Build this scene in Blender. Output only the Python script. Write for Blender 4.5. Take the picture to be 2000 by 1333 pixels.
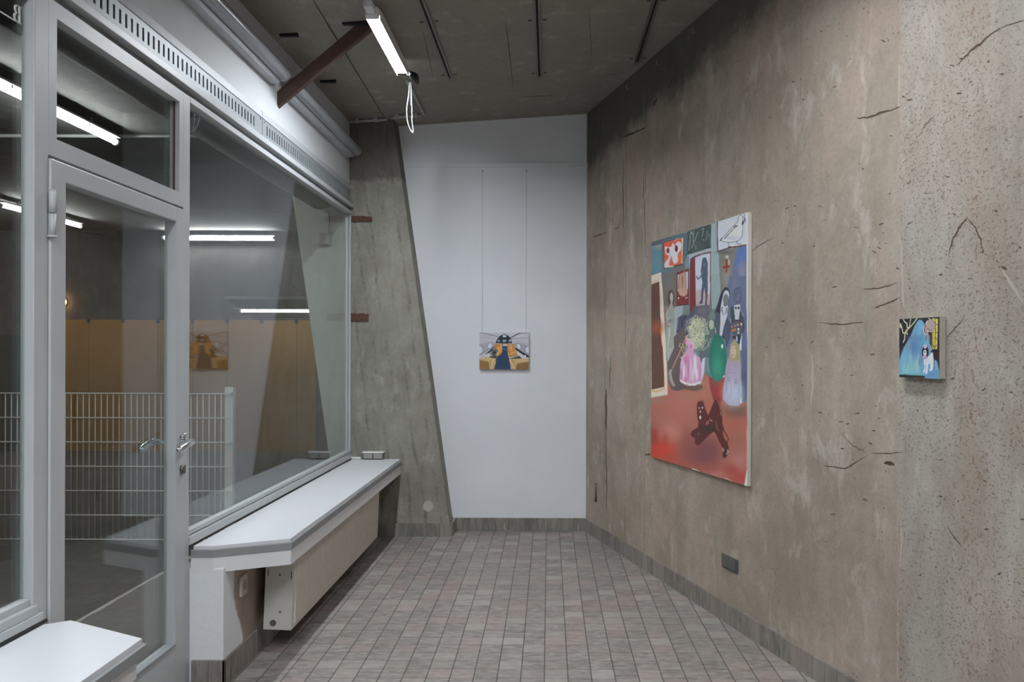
import bpy, bmesh, math, random
import numpy as np
from mathutils import Vector, Matrix
for _o in list(bpy.data.objects):
    bpy.data.objects.remove(_o)
SC = bpy.context.scene
COL = SC.collection
# ------------------------------------------------------------------ camera
F = 1615.0; PX0 = 1072.0; PY0 = 687.0; H = 1.42; ROLL = 0.003
cam = bpy.data.cameras.new('camera'); cam_o = bpy.data.objects.new('camera', cam); COL.objects.link(cam_o)
cam.sensor_fit = 'HORIZONTAL'; cam.sensor_width = 36.0; cam.lens = 36.0*F/2000.0
cam.shift_x = -(PX0-1000.0)/2000.0; cam.shift_y = (PY0-666.5)/2000.0
cam.clip_start = 0.05; cam.clip_end = 60
cam_o.location = (0, 0, H); cam_o.rotation_euler = (math.pi/2, -ROLL, 0)
SC.camera = cam_o
# ------------------------------------------------------------------ world, exposure
W = bpy.data.worlds.new('night'); SC.world = W; W.use_nodes = True
W.node_tree.nodes['Background'].inputs[0].default_value = (0.55, 0.6, 0.7, 1)
W.node_tree.nodes['Background'].inputs[1].default_value = 0.012
vs = SC.view_settings
vs.view_transform = 'Standard'; vs.look = 'None'; vs.gamma = 1.0; vs.use_curve_mapping = False
vs.exposure = 0.4
SC.cycles.use_denoising = True
SC.cycles.max_bounces = 10; SC.cycles.diffuse_bounces = 6; SC.cycles.glossy_bounces = 5
SC.cycles.transparent_max_bounces = 24; SC.cycles.sample_clamp_indirect = 6.0
ROOM_LAMP = 188.0      # emission of the room's ceiling tubes
HALL_LAMP = 56.0      # emission of the hall's tubes
# ------------------------------------------------------------------ measured geometry (metres)
def P(px, py):
    dx, dy = px-PX0, py-PY0
    return (dx+ROLL*dy)/F, -(dy-ROLL*dx)/F
def onX(px, py, X):
    a, b = P(px, py); y = X/a; return Vector((X, y, H+b*y))
def onY(px, py, Y):
    a, b = P(px, py); return Vector((a*Y, Y, H+b*Y))
def onZ(px, py, Z):
    a, b = P(px, py); y = (Z-H)/b; return Vector((a*y, y, Z))
WK = -0.2928; WX0 = 2.211          # right wall: X = WX0 + WK*Y
WD = Vector((-WK, -1, 0)).normalized()     # along the wall towards the camera
WN = Vector((-1, WK, 0)).normalized()      # out of the wall into the room
def onW(px, py, off=0.0):
    a, b = P(px, py); c = WX0 - off*math.sqrt(1+WK*WK); y = c/(a-WK); return Vector((a*y, y, H+b*y))
def ceilZ(x, y): return 3.198+0.069*(x+1.21)+0.013*(y-6.54)
BACK = 6.54; COLY = 6.33
XF = -1.51          # front face of the glazed partition
XU = -1.53          # plaster above it
XP = -1.37          # inner face of the parapets
# ------------------------------------------------------------------ mesh helpers
BASE = {}
def tag(o, label=None, cat=None, group=None, kind=None):
    if label: o['label'] = label
    if cat: o['category'] = cat
    if group: o['group'] = group
    if kind: o['kind'] = kind
    return o
def thing(name, loc, label, cat, group=None):
    o = bpy.data.objects.new(name, None); COL.objects.link(o); o.empty_display_size = 0.05
    o.location = loc; BASE[o.name] = Vector(loc)
    return tag(o, label, cat, group)
class MB:
    def __init__(s): s.bm = bmesh.new()
    def box(s, x0, x1, y0, y1, z0, z1, bev=0.0, M=None, mi=0):
        v = [s.bm.verts.new((x, y, z)) for x in (x0, x1) for y in (y0, y1) for z in (z0, z1)]
        fs = [s.bm.faces.new([v[i] for i in q]) for q in ((0,1,3,2),(4,6,7,5),(0,4,5,1),(2,3,7,6),(0,2,6,4),(1,5,7,3))]
        for f in fs: f.material_index = mi
        if bev > 0:
            es = list({e for f in fs for e in f.edges})
            r = bmesh.ops.bevel(s.bm, geom=es, offset=bev, segments=2, profile=0.6, affect='EDGES')
            v = list({w for f in r['faces'] for w in f.verts} | {w for w in v if w.is_valid})
        if M: bmesh.ops.transform(s.bm, matrix=M, verts=[w for w in v if w.is_valid])
        return s
    def prism(s, pts, a, b, axis='z', mi=0, bev=0.0):
        """polygon extruded from a to b along axis; pts are the two other coordinates in order"""
        def co(p, t):
            return (p[0], p[1], t) if axis == 'z' else ((p[0], t, p[1]) if axis == 'y' else (t, p[0], p[1]))
        A = [s.bm.verts.new(co(p, a)) for p in pts]; B = [s.bm.verts.new(co(p, b)) for p in pts]
        fs = [s.bm.faces.new(A), s.bm.faces.new(B)]
        n = len(pts)
        for i in range(n): fs.append(s.bm.faces.new((A[i], A[(i+1) % n], B[(i+1) % n], B[i])))
        for f in fs: f.material_index = mi
        if bev > 0:
            bmesh.ops.bevel(s.bm, geom=list({e for f in fs for e in f.edges}), offset=bev, segments=2, profile=0.6, affect='EDGES')
        return s
    def tube(s, pts, r, n=12, mi=0, caps=True):
        pts = [Vector(p) for p in pts]; rs = r if isinstance(r, (list, tuple)) else [r]*len(pts)
        rings = []; up = None
        for i, p in enumerate(pts):
            t = (pts[min(i+1, len(pts)-1)]-pts[max(i-1, 0)]).normalized()
            if up is None: up = Vector((0, 0, 1)) if abs(t.z) < 0.9 else Vector((1, 0, 0))
            u = t.cross(up).normalized(); w = u.cross(t).normalized(); up = w
            rings.append([s.bm.verts.new(p+rs[i]*(math.cos(k*2*math.pi/n)*u+math.sin(k*2*math.pi/n)*w)) for k in range(n)])
        for A, B in zip(rings, rings[1:]):
            for k in range(n):
                f = s.bm.faces.new((A[k], A[(k+1) % n], B[(k+1) % n], B[k])); f.material_index = mi; f.smooth = True
        if caps:
            for R in (rings[0], rings[-1]):
                f = s.bm.faces.new(R); f.material_index = mi
        return s
    def quad(s, a, b, c, d, mi=0):
        f = s.bm.faces.new([s.bm.verts.new(p) for p in (a, b, c, d)]); f.material_index = mi; return s
    def ribbon(s, pts, w, nrm, mi=0):
        n = len(pts); L = []
        for i, p in enumerate(pts):
            t = (pts[min(i+1, n-1)]-pts[max(i-1, 0)]).normalized(); q = t.cross(nrm).normalized()
            ww = w*(0.25+0.75*math.sin(math.pi*(i+0.5)/n))*random.uniform(0.7, 1.2)/2
            L.append((s.bm.verts.new(p+q*ww), s.bm.verts.new(p-q*ww)))
        for A, B in zip(L, L[1:]):
            f = s.bm.faces.new((A[0], B[0], B[1], A[1])); f.material_index = mi
        return s
    def build(s, name, mats, parent=None, base=None, smooth=False):
        bmesh.ops.recalc_face_normals(s.bm, faces=s.bm.faces[:])
        if smooth:
            for f in s.bm.faces: f.smooth = True
        m = bpy.data.meshes.new(name); s.bm.to_mesh(m); s.bm.free()
        for x in (mats if isinstance(mats, (list, tuple)) else [mats]): m.materials.append(x)
        o = bpy.data.objects.new(name, m); COL.objects.link(o)
        if parent is not None:
            b = BASE[parent.name]; o.parent = parent; BASE[o.name] = b
        else:
            if base is None: b = Vector((0, 0, 0))
            elif base == 'auto':
                c = np.array([v.co[:] for v in m.vertices]); b = Vector(((c[:,0].min()+c[:,0].max())/2, (c[:,1].min()+c[:,1].max())/2, c[:,2].min()))
            else: b = Vector(base)
            o.location = b; BASE[o.name] = b
        m.transform(Matrix.Translation(-b))
        return o
def finer(pts, k=4, jit=0.0):
    out = []
    for a, b in zip(pts, pts[1:]):
        for i in range(k):
            t = i/k; out.append((a[0]+(b[0]-a[0])*t+random.uniform(-jit, jit), a[1]+(b[1]-a[1])*t+random.uniform(-jit, jit)))
    out.append(pts[-1]); return out
random.seed(7)
# ------------------------------------------------------------------ material helpers
def lin(c):
    c = np.asarray(c, float)/255.0
    return np.where(c <= 0.04045, c/12.92, ((c+0.055)/1.055)**2.4)
def L4(c): return tuple(lin(c))+(1.0,)
class NT:
    def __init__(s, name):
        s.m = bpy.data.materials.new(name); s.m.use_nodes = True; s.t = s.m.node_tree
        s.b = s.t.nodes['Principled BSDF']; s.out = s.t.nodes['Material Output']
        s.tc = s.t.nodes.new('ShaderNodeTexCoord')
        g = s.t.nodes.new('ShaderNodeNewGeometry'); s.geo = g
        s.pos = g.outputs['Position']; s._xyz = None
    def put(s, sock, v):
        if hasattr(v, 'is_output') or isinstance(v, bpy.types.NodeSocket): s.t.links.new(v, sock)
        else: sock.default_value = v
    def xyz(s):
        if s._xyz is None:
            n = s.t.nodes.new('ShaderNodeSeparateXYZ'); s.put(n.inputs[0], s.pos); s._xyz = n.outputs
        return s._xyz
    def ma(s, op, a, b=0.0, c=None, clamp=False):
        n = s.t.nodes.new('ShaderNodeMath'); n.operation = op; n.use_clamp = clamp
        s.put(n.inputs[0], a); s.put(n.inputs[1], b)
        if c is not None: s.put(n.inputs[2], c)
        return n.outputs[0]
    def mapv(s, scale, loc=(0, 0, 0)):
        n = s.t.nodes.new('ShaderNodeMapping'); s.put(n.inputs['Vector'], s.pos)
        n.inputs['Scale'].default_value = scale; n.inputs['Location'].default_value = loc; return n.outputs[0]
    def noise(s, scale=5, detail=4, rough=0.55, vec=None, dist=0.0):
        n = s.t.nodes.new('ShaderNodeTexNoise'); s.put(n.inputs['Vector'], vec if vec is not None else s.pos)
        n.inputs['Scale'].default_value = scale; n.inputs['Detail'].default_value = detail
        n.inputs['Roughness'].default_value = rough; n.inputs['Distortion'].default_value = dist
        return n.outputs['Fac']
    def voro(s, scale, vec=None, feat='F1'):
        n = s.t.nodes.new('ShaderNodeTexVoronoi'); s.put(n.inputs['Vector'], vec if vec is not None else s.pos)
        n.feature = feat; n.inputs['Scale'].default_value = scale; return n.outputs['Distance']
    def ss(s, v, a, b):            # smoothstep
        n = s.t.nodes.new('ShaderNodeMapRange'); n.interpolation_type = 'SMOOTHSTEP'
        s.put(n.inputs['Value'], v); n.inputs['From Min'].default_value = a; n.inputs['From Max'].default_value = b
        return n.outputs['Result']
    def mix(s, f, a, b, mode='MIX'):
        n = s.t.nodes.new('ShaderNodeMix'); n.data_type = 'RGBA'; n.blend_type = mode
        s.put(n.inputs['Factor'], f); s.put(n.inputs['A'], a); s.put(n.inputs['B'], b); 
        return n.outputs['Result']
    def wn(s, v):
        n = s.t.nodes.new('ShaderNodeTexWhiteNoise'); n.noise_dimensions = '3D'; s.put(n.inputs['Vector'], v); return n.outputs['Value']
    def comb(s, x, y, z):
        n = s.t.nodes.new('ShaderNodeCombineXYZ'); s.put(n.inputs[0], x); s.put(n.inputs[1], y); s.put(n.inputs[2], z); return n.outputs[0]
    def bump(s, h, strength=0.3, dist=0.01):
        n = s.t.nodes.new('ShaderNodeBump'); s.put(n.inputs['Height'], h)
        n.inputs['Strength'].default_value = strength; n.inputs['Distance'].default_value = dist
        s.t.links.new(n.outputs[0], s.b.inputs['Normal'])
    def col(s, c): s.put(s.b.inputs['Base Color'], c)
    def set(s, rough=0.6, metal=0.0, spec=0.5):
        s.put(s.b.inputs['Roughness'], rough); s.put(s.b.inputs['Metallic'], metal); s.b.inputs['Specular IOR Level'].default_value = spec
def simple(name, c, rough=0.5, metal=0.0, var=0.08, scale=9.0, bump=0.0, bscale=120, spec=0.5):
    n = NT(name); c = np.array(lin(c))
    a = tuple(c*(1-var))+(1,); b = tuple(np.minimum(c*(1+var), 1))+(1,)
    n.col(n.mix(n.noise(scale, 5, 0.6), a, b)); n.set(rough, metal, spec)
    if bump: n.bump(n.noise(bscale, 3), bump, 0.004)
    return n.m
def emissive(name, c, strength):
    n = NT(name); n.col(L4((235, 238, 240))); n.b.inputs['Emission Color'].default_value = c+(1,)
    n.b.inputs['Emission Strength'].default_value = strength; return n.m
# ------------------------------------------------------------------ materials
def concrete(name, dark, mid, light, seam_y=None, stain_shade=None, pit=1.0, streak=1.0, lines=None, pale_x=None, boards=None, blotch=0.6, warm=None):
    n = NT(name); X, Y, Z = n.xyz()
    big = n.noise(1.5, 8, 0.62, None, 0.4); st = n.noise(3.0, 7, 0.64, n.mapv((2.0, 2.0, 0.55)), 0.5)
    fine = n.noise(60, 6, 0.72); med = n.noise(10, 7, 0.68, None, 0.3); sm = n.noise(24, 5, 0.66)
    f = n.ma('ADD', n.ma('MULTIPLY', big, 0.6), n.ma('MULTIPLY', st, 0.45*streak))
    f = n.ma('ADD', f, n.ma('MULTIPLY', n.ma('SUBTRACT', med, 0.5), 0.25))
    c = n.mix(n.ss(f, 0.34, 0.72), L4(dark), L4(mid))
    if warm: c = n.mix(n.ma('MULTIPLY', n.ss(n.noise(1.9, 6, 0.62, n.mapv((1.4, 1.4, 0.9), (2, 6, 1)), 0.5), 0.46, 0.66), 0.7), c, L4(warm))
    lt = n.noise(3.4, 9, 0.7, n.mapv((1.9, 1.9, 1.1), (3, 1, 7)), 0.35)
    c = n.mix(n.ma('MULTIPLY', n.ss(lt, 0.53, 0.68), blotch), c, L4(light))
    c = n.mix(n.ma('MULTIPLY', n.ss(fine, 0.44, 0.72), 0.20), c, (0.09, 0.078, 0.068, 1))
    c = n.mix(n.ma('MULTIPLY', n.ss(sm, 0.55, 0.75), 0.22), c, L4(dark))
    h = n.ma('ADD', n.ma('MULTIPLY', fine, 0.4), n.ma('ADD', n.ma('MULTIPLY', med, 0.4), n.ma('MULTIPLY', sm, 0.4)))
    if boards:      # joints left by the leaning formwork boards
        sl, u0, pitch, amt = boards
        u = n.ma('DIVIDE', n.ma('SUBTRACT', n.ma('ADD', n.ma('ADD', X, n.ma('MULTIPLY', Z, sl)), n.ma('MULTIPLY', n.ma('SUBTRACT', n.noise(2.6, 5), 0.5), 0.09)), u0), pitch)
        d = n.ma('ABSOLUTE', n.ma('SUBTRACT', n.ma('FRACT', u), 0.5))
        br = n.ss(n.noise(3.5, 6, 0.7, n.mapv((3, 3, 0.9), (5, 5, 5))), 0.40, 0.66)
        k = n.ma('MULTIPLY', n.ma('MULTIPLY', n.ss(d, 0.19, 0.0), br), n.ma('MULTIPLY', n.ss(n.noise(30, 5, 0.75), 0.2, 0.7), amt))
        c = n.mix(k, c, (0.085, 0.077, 0.066, 1)); h = n.ma('SUBTRACT', h, k)
        tone = n.ma('MULTIPLY', n.ma('SUBTRACT', n.wn(n.comb(n.ma('FLOOR', n.ma('ADD', u, 0.5)), 3.0, 1.0)), 0.5), 0.3)
        c = n.mix(n.ma('MAXIMUM', tone, 0.0), c, L4(dark))
    if lines:
        for (y0, w, amt) in lines:
            d = n.ma('ABSOLUTE', n.ma('SUBTRACT', n.ma('ADD', Y, n.ma('MULTIPLY', n.noise(2.2, 4), 0.03)), y0))
            k = n.ma('MULTIPLY', n.ss(d, w, 0.0), n.ma('MULTIPLY', n.ss(n.noise(3.3, 5, 0.65, n.mapv((1, 1, 0.7), (y0, 2, 1))), 0.42, 0.64), amt))
            c = n.mix(k, c, (0.07, 0.058, 0.048, 1))
    if seam_y is not None:
        yw = n.ma('ADD', Y, n.ma('MULTIPLY', n.noise(14, 3), 0.02))
        m = n.ss(yw, seam_y+0.02, seam_y-0.005)
        patch = n.mix(n.ss(n.noise(2.4, 8, 0.66, n.mapv((2.0, 2.0, 0.7), (9, 4, 2)), 0.6), 0.36, 0.66), L4((168, 159, 147)), L4((190, 188, 181)))
        c = n.mix(n.ma('MULTIPLY', m, 0.52), c, patch)
        rough = n.ma('MULTIPLY', m, n.ss(n.noise(2.2, 5, 0.6), 0.3, 0.55))
        pk = n.ss(n.noise(75, 3, 0.6, n.mapv((1, 1.2, 1.5), (0, 0, 0)), 0.8), 0.54, 0.66)
        c = n.mix(n.ma('MULTIPLY', n.ma('MULTIPLY', pk, rough), 0.5), c, (0.1, 0.088, 0.076, 1))
        rd = n.ma('MULTIPLY', n.ss(n.ma('ABSOLUTE', n.ma('SUBTRACT', Y, 2.74)), 0.09, 0.0), n.ss(n.noise(46, 4, 0.65, n.mapv((1, 1, 0.4))), 0.58, 0.66))
        c = n.mix(n.ma('MULTIPLY', rd, 0.6), c, L4((140, 92, 70)))
        h = n.ma('SUBTRACT', h, n.ma('MULTIPLY', n.ma('MULTIPLY', pk, rough), 0.8))
        ridge = n.ss(n.ma('ABSOLUTE', n.ma('SUBTRACT', yw, seam_y+0.01)), 0.010, 0.0)
        c = n.mix(n.ma('MULTIPLY', ridge, n.ma('MULTIPLY', n.ss(n.noise(5, 4), 0.5, 0.64), 0.5)), c, L4((194, 188, 178)))
    if pit > 0:
        v = n.voro(34, n.mapv((1, 1, 0.9))); sel = n.ss(n.noise(7, 4), 0.52, 0.62)
        p = n.ma('MULTIPLY', n.ss(v, 0.17, 0.07), sel)
        v2 = n.voro(90); p2 = n.ma('MULTIPLY', n.ss(v2, 0.2, 0.1), n.ss(n.noise(12, 3), 0.53, 0.6))
        p = n.ma('MAXIMUM', p, n.ma('MULTIPLY', p2, 0.7))
        c = n.mix(n.ma('MULTIPLY', p, 0.6*pit), c, (0.06, 0.05, 0.043, 1))
        h = n.ma('SUBTRACT', h, n.ma('MULTIPLY', p, 0.9))
    if stain_shade:
        zb, yb, soft, scol, amt = stain_shade
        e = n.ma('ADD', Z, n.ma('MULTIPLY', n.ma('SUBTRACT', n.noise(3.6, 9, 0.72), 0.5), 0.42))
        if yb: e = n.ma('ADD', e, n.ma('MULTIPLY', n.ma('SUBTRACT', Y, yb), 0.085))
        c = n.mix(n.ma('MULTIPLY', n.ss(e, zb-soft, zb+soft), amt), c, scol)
    if pale_x is not None:  # paler colour on the pillar beyond the glazing line
        pm = n.ss(X, pale_x+0.004, pale_x-0.004)
        c = n.mix(n.ma('MULTIPLY', pm, 0.9), c, n.mix(n.noise(4, 5), L4((206, 212, 204)), L4((216, 220, 212))))
    n.col(c); n.set(0.85, 0, 0.25); n.bump(h, 0.5, 0.012)
    return n.m
M = {}
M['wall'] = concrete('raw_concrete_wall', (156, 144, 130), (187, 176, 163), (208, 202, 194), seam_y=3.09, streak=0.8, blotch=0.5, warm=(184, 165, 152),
    stain_shade=(3.02, 4.6, 0.10, (0.055, 0.062, 0.053, 1), 0.8), lines=[(5.75, 0.012, 0.5), (5.42, 0.008, 0.6), (5.98, 0.008, 0.4), (4.98, 0.006, 0.35), (6.15, 0.03, 0.3), (5.05, 0.02, 0.2), (3.72, 0.006, 0.25)])  # ragged dark top band: staining plus painted shade above the lamp cut-off
M['crack'] = simple('crack_shadow_gap', (84, 68, 56), 0.95, var=0.3, scale=40)
M['scratch'] = simple('pale_scratch', (186, 178, 166), 0.9, var=0.1)
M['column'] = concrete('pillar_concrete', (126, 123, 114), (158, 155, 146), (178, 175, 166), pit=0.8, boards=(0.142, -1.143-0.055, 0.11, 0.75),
    stain_shade=(2.74, None, 0.03, (0.07, 0.066, 0.058, 1), 0.6), pale_x=-1.56)
M['ceiling'] = concrete('ceiling_concrete', (142, 137, 128), (164, 159, 149), (172, 167, 157), pit=0.5, streak=0.4)
M['hallwall'] = concrete('hall_concrete', (82, 79, 76), (102, 99, 96), (114, 112, 108), pit=0.2)
M['hallceil'] = concrete('hall_ceiling_concrete', (98, 97, 94), (122, 121, 118), (138, 136, 132), pit=0.9, streak=0.4)
M['yard'] = simple('asphalt', (84, 80, 76), 0.9, var=0.28, scale=3, bump=0.3, bscale=90, spec=0.2)
M['landing'] = simple('landing_cement', (118, 112, 104), 0.9, var=0.25, scale=4, bump=0.25, bscale=70, spec=0.2)
M['kerb'] = simple('worn_kerb', (190, 184, 174), 0.9, var=0.3, scale=20)
def plaster(name, c, c2):
    n = NT(name); n.col(n.mix(n.ss(n.noise(1.6, 6, 0.6), 0.35, 0.7), L4(c), L4(c2)))
    n.set(0.75, 0, 0.3); n.bump(n.ma('ADD', n.noise(26, 4), n.ma('MULTIPLY', n.noise(90, 3), 0.5)), 0.18, 0.006); return n.m
M['white'] = plaster('white_wall_paint', (222, 226, 232), (228, 231, 236))
M['white2'] = plaster('white_fascia_paint', (194, 197, 201), (203, 206, 209))
M['rear'] = plaster('rear_wall_paint', (205, 203, 198), (212, 210, 206))
def parapet_mat():
    n = NT('parapet_paint'); X, Y, Z = n.xyz()
    nz = n.ma('MULTIPLY', n.ma('SUBTRACT', n.noise(22, 6, 0.7), 0.5), 0.5)
    edge = n.ma('ADD', n.ma('SUBTRACT', Y, n.ma('MULTIPLY', n.ss(Z, 0.36, 0.12), 0.11)), n.ma('MULTIPLY', nz, 0.12))
    bare = n.mix(n.noise(7, 6, 0.65), L4((146, 128, 116)), L4((186, 174, 162)))
    wh = n.mix(n.noise(3, 5), L4((222, 226, 230)), L4((230, 232, 236)))
    sc = n.ma('MULTIPLY', n.ss(n.noise(16, 6, 0.7, n.mapv((1, 1, 0.8))), 0.62, 0.75), n.ss(Z, 0.3, 0.12))
    wh = n.mix(n.ma('MULTIPLY', sc, 0.5), wh, L4((120, 112, 106)))
    n.col(n.mix(n.ss(edge, 3.595, 3.612), wh, bare)); n.set(0.75, 0, 0.3); n.bump(n.noise(22, 5), 0.3, 0.01); return n.m
M['parapet'] = parapet_mat()
def tile_mat(name, px, py, x0, y0, cross=0.5, axis_z=False, tint=(1, 1, 1)):
    n = NT(name); X, Y, Z = n.xyz()
    if axis_z:      # baseboard: joints along the run, none across
        u = n.ma('DIVIDE', n.ma('ADD', X, n.ma('MULTIPLY', Y, axis_z)), px); v = None
    else:
        u = n.ma('DIVIDE', n.ma('SUBTRACT', X, x0), px); v = n.ma('DIVIDE', n.ma('SUBTRACT', Y, y0), py)
    ju = n.ss(n.ma('ABSOLUTE', n.ma('SUBTRACT', n.ma('FRACT', u), 0.5)), 0.465, 0.488)
    cell = n.comb(n.ma('FLOOR', u), n.ma('FLOOR', v) if v is not None else 0.0, 1.0)
    r = n.wn(cell); r2 = n.wn(n.comb(n.ma('FLOOR', u), 5.0, n.ma('FLOOR', v) if v is not None else 2.0))
    stv = n.mapv((7, 17, 5)) if not axis_z else n.mapv((14, 14, 3))
    st = n.noise(2.2, 7, 0.65, stv, 0.4); bl = n.noise(1.3, 5, 0.6); fi = n.noise(85, 4, 0.7)
    T = lambda c: L4(tuple(min(255, a*b) for a, b in zip(c, tint)))
    c = n.mix(n.ss(st, 0.3, 0.72), T((114, 108, 103)), T((174, 166, 161)))
    c = n.mix(n.ma('MULTIPLY', r, 0.5), c, T((146, 139, 134)))
    c = n.mix(n.ma('MULTIPLY', n.ss(r, 0.62, 1.0), 0.32), c, T((194, 187, 180)))
    c = n.mix(n.ma('MULTIPLY', n.ss(r, 0.4, 0.0), 0.3), c, T((112, 106, 102)))
    c = n.mix(n.ma('MULTIPLY', n.ss(r2, 0.55, 1.0), 0.36), c, T((166, 144, 136)))
    c = n.mix(n.ma('MULTIPLY', n.ss(bl, 0.45, 0.7), 0.3), c, T((126, 126, 121)))
    c = n.mix(n.ma('MULTIPLY', n.ss(fi, 0.55, 0.75), 0.28), c, T((180, 172, 166)))
    c = n.mix(n.ma('MULTIPLY', ju, 0.8 if not axis_z else 0.35), c, (0.045, 0.04, 0.036, 1))
    h = n.ma('SUBTRACT', n.ma('MULTIPLY', st, 0.4), ju)
    if v is not None:
        jv = n.ma('MULTIPLY', n.ss(n.ma('ABSOLUTE', n.ma('SUBTRACT', n.ma('FRACT', v), 0.5)), 0.46, 0.49), n.ss(n.noise(9, 4), 0.3, 0.6))
        c = n.mix(n.ma('MULTIPLY', jv, cross), c, (0.06, 0.052, 0.047, 1)); h = n.ma('SUBTRACT', h, n.ma('MULTIPLY', jv, 0.6))
    n.col(c); n.set(n.ma('ADD', 0.48, n.ma('MULTIPLY', st, 0.25)), 0, 0.35); n.bump(h, 0.3, 0.004); return n.m
M['floor'] = tile_mat('floor_tiles', 0.1028, 0.1028, -0.0666-0.0514, 3.639-0.0514, 0.7)
M['base_back'] = tile_mat('baseboard_tiles_back', 0.1028, 1, 0, 0, axis_z=0.001, tint=(0.9, 0.92, 0.9))
M['base_side'] = tile_mat('baseboard_tiles_side', 0.1028, 1, 0, 0, axis_z=-0.95, tint=(0.92, 0.92, 0.91))
M['frame'] = simple('grey_frame_paint', (180, 184, 186), 0.42, var=0.06, scale=6, bump=0.05)
M['frame_dk'] = simple('grey_frame_rebate', (136, 140, 140), 0.5, var=0.06)
M['alu'] = simple('brushed_aluminium', (150, 156, 159), 0.5, 0.3, var=0.1, scale=14)
M['alu_lt'] = simple('pale_aluminium_flange', (180, 184, 188), 0.5, 0.15, var=0.08)
M['dark'] = simple('dark_void', (24, 24, 26), 0.9, var=0.2)
M['seal'] = simple('black_gasket', (40, 40, 42), 0.7)
M['lam'] = simple('white_laminate', (214, 216, 220), 0.35, var=0.015, scale=2)
M['stone'] = simple('grey_edge_stone', (140, 142, 144), 0.6, var=0.16, scale=7, bump=0.1)
M['apron'] = simple('white_apron_paint', (222, 223, 224), 0.55, var=0.05)
M['rad'] = simple('cream_radiator_enamel', (206, 198, 190), 0.4, var=0.05, scale=5)
M['radside'] = simple('grey_radiator_side_enamel', (196, 194, 188), 0.45, var=0.07, scale=9)
M['hole'] = simple('rusty_hole', (92, 80, 72), 0.8, var=0.25)
M['chrome'] = simple('polished_chrome', (225, 228, 230), 0.24, 1.0, var=0.02)
M['steel'] = simple('worn_steel', (120, 116, 108), 0.45, 0.8, var=0.2, scale=30)
M['rust'] = simple('rusty_steel', (84, 62, 54), 0.7, 0.1, var=0.35, scale=16, bump=0.2)
M['rust_dk'] = simple('flaky_rust', (92, 62, 52), 0.9, 0.0, var=0.5, scale=45, bump=0.5)
M['whitepl'] = simple('white_plastic', (226, 228, 228), 0.4, var=0.03)
M['greypl'] = simple('grey_plastic', (150, 150, 146), 0.45, var=0.05)
M['switchpl'] = simple('anthracite_grey_plastic', (92, 92, 88), 0.4, var=0.06)
M['dirtypl'] = simple('dirty_white_plastic', (196, 184, 172), 0.5, var=0.12, scale=30)
M['black'] = simple('black_rubber', (26, 26, 30), 0.6)
M['pvc'] = simple('grey_conduit_pvc', (176, 176, 172), 0.5, var=0.06)
M['cablew'] = simple('white_cable_sheath', (168, 174, 176), 0.4, var=0.03)
M['reflect'] = simple('dull_reflector', (150, 154, 160), 0.5, var=0.05)
M['wire'] = simple('thin_steel_wire', (150, 152, 156), 0.5, 0.2)
M['galv'] = simple('galvanised_channel', (118, 112, 104), 0.5, 0.4, var=0.2, scale=20)
M['mortar'] = simple('pale_mortar', (186, 180, 172), 0.9, var=0.1, scale=30, bump=0.3)
M['yellow'] = simple('ochre_board', (186, 134, 48), 0.6, var=0.08, scale=2)
M['fence'] = simple('white_powder_coat', (232, 228, 218), 0.4, var=0.03)
M['shutter'] = simple('dark_awning_fabric', (44, 48, 50), 0.55, var=0.25, scale=3)
M['hallpaint'] = simple('canopy_sheet', (120, 124, 126), 0.6, var=0.06)
M['darkboard'] = simple('dark_grey_sheet', (52, 55, 58), 0.6, var=0.1)
M['letter'] = simple('white_vinyl', (235, 238, 238), 0.5, var=0.01)
M['signblack'] = simple('black_sign_film', (12, 13, 14), 0.35, var=0.1)
M['canvas'] = simple('primed_canvas_edge', (214, 211, 202), 0.8, var=0.04, scale=60, bump=0.1)
M['room_glow'] = emissive('lit_room_tube', (0.91, 0.955, 1.0), ROOM_LAMP)
M['hall_glow'] = emissive('lit_hall_tube', (0.97, 0.98, 1.0), HALL_LAMP)
M['dim_glow'] = emissive('lit_dim_tube', (0.97, 0.98, 1.0), 9.0)
M['warm_glow'] = emissive('lit_warm_bulb', (1.0, 0.52, 0.18), 26.0)
def glass_mat():
    n = NT('window_glass'); t = n.t
    fr = t.nodes.new('ShaderNodeFresnel'); tr = t.nodes.new('ShaderNodeBsdfTransparent'); gl = t.nodes.new('ShaderNodeBsdfGlossy')
    mx = t.nodes.new('ShaderNodeMixShader')
    ior = n.ma('ADD', 1.5, n.ma('MULTIPLY', n.geo.outputs['Backfacing'], 1/1.5-1.5))
    n.put(fr.inputs['IOR'], ior); tr.inputs['Color'].default_value = (0.93, 0.96, 0.95, 1)
    gl.inputs['Roughness'].default_value = 0.0; gl.inputs['Color'].default_value = (0.95, 0.97, 1, 1)
    t.links.new(fr.outputs[0], mx.inputs[0]); t.links.new(tr.outputs[0], mx.inputs[1]); t.links.new(gl.outputs[0], mx.inputs[2])
    t.links.new(mx.outputs[0], n.out.inputs['Surface']); t.nodes.remove(n.b); return n.m
M['glass'] = glass_mat()
def clear_plastic():
    n = NT('clear_ribbed_plastic'); t = n.t
    X, Y, Z = n.xyz()
    n.col(L4((178, 182, 188))); n.set(0.2, 0, 0.6)
    n.b.inputs['Alpha'].default_value = 0.75
    return n.m
M['clear'] = clear_plastic()
def paint_mat():
    n = NT('oil_paint'); a = n.t.nodes.new('ShaderNodeVertexColor'); a.layer_name = 'paint'
    n.col(a.outputs['Color']); n.set(0.5, 0, 0.35); n.bump(n.noise(180, 4, 0.6), 0.2, 0.002); return n.m
M['paint'] = paint_mat()
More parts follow.
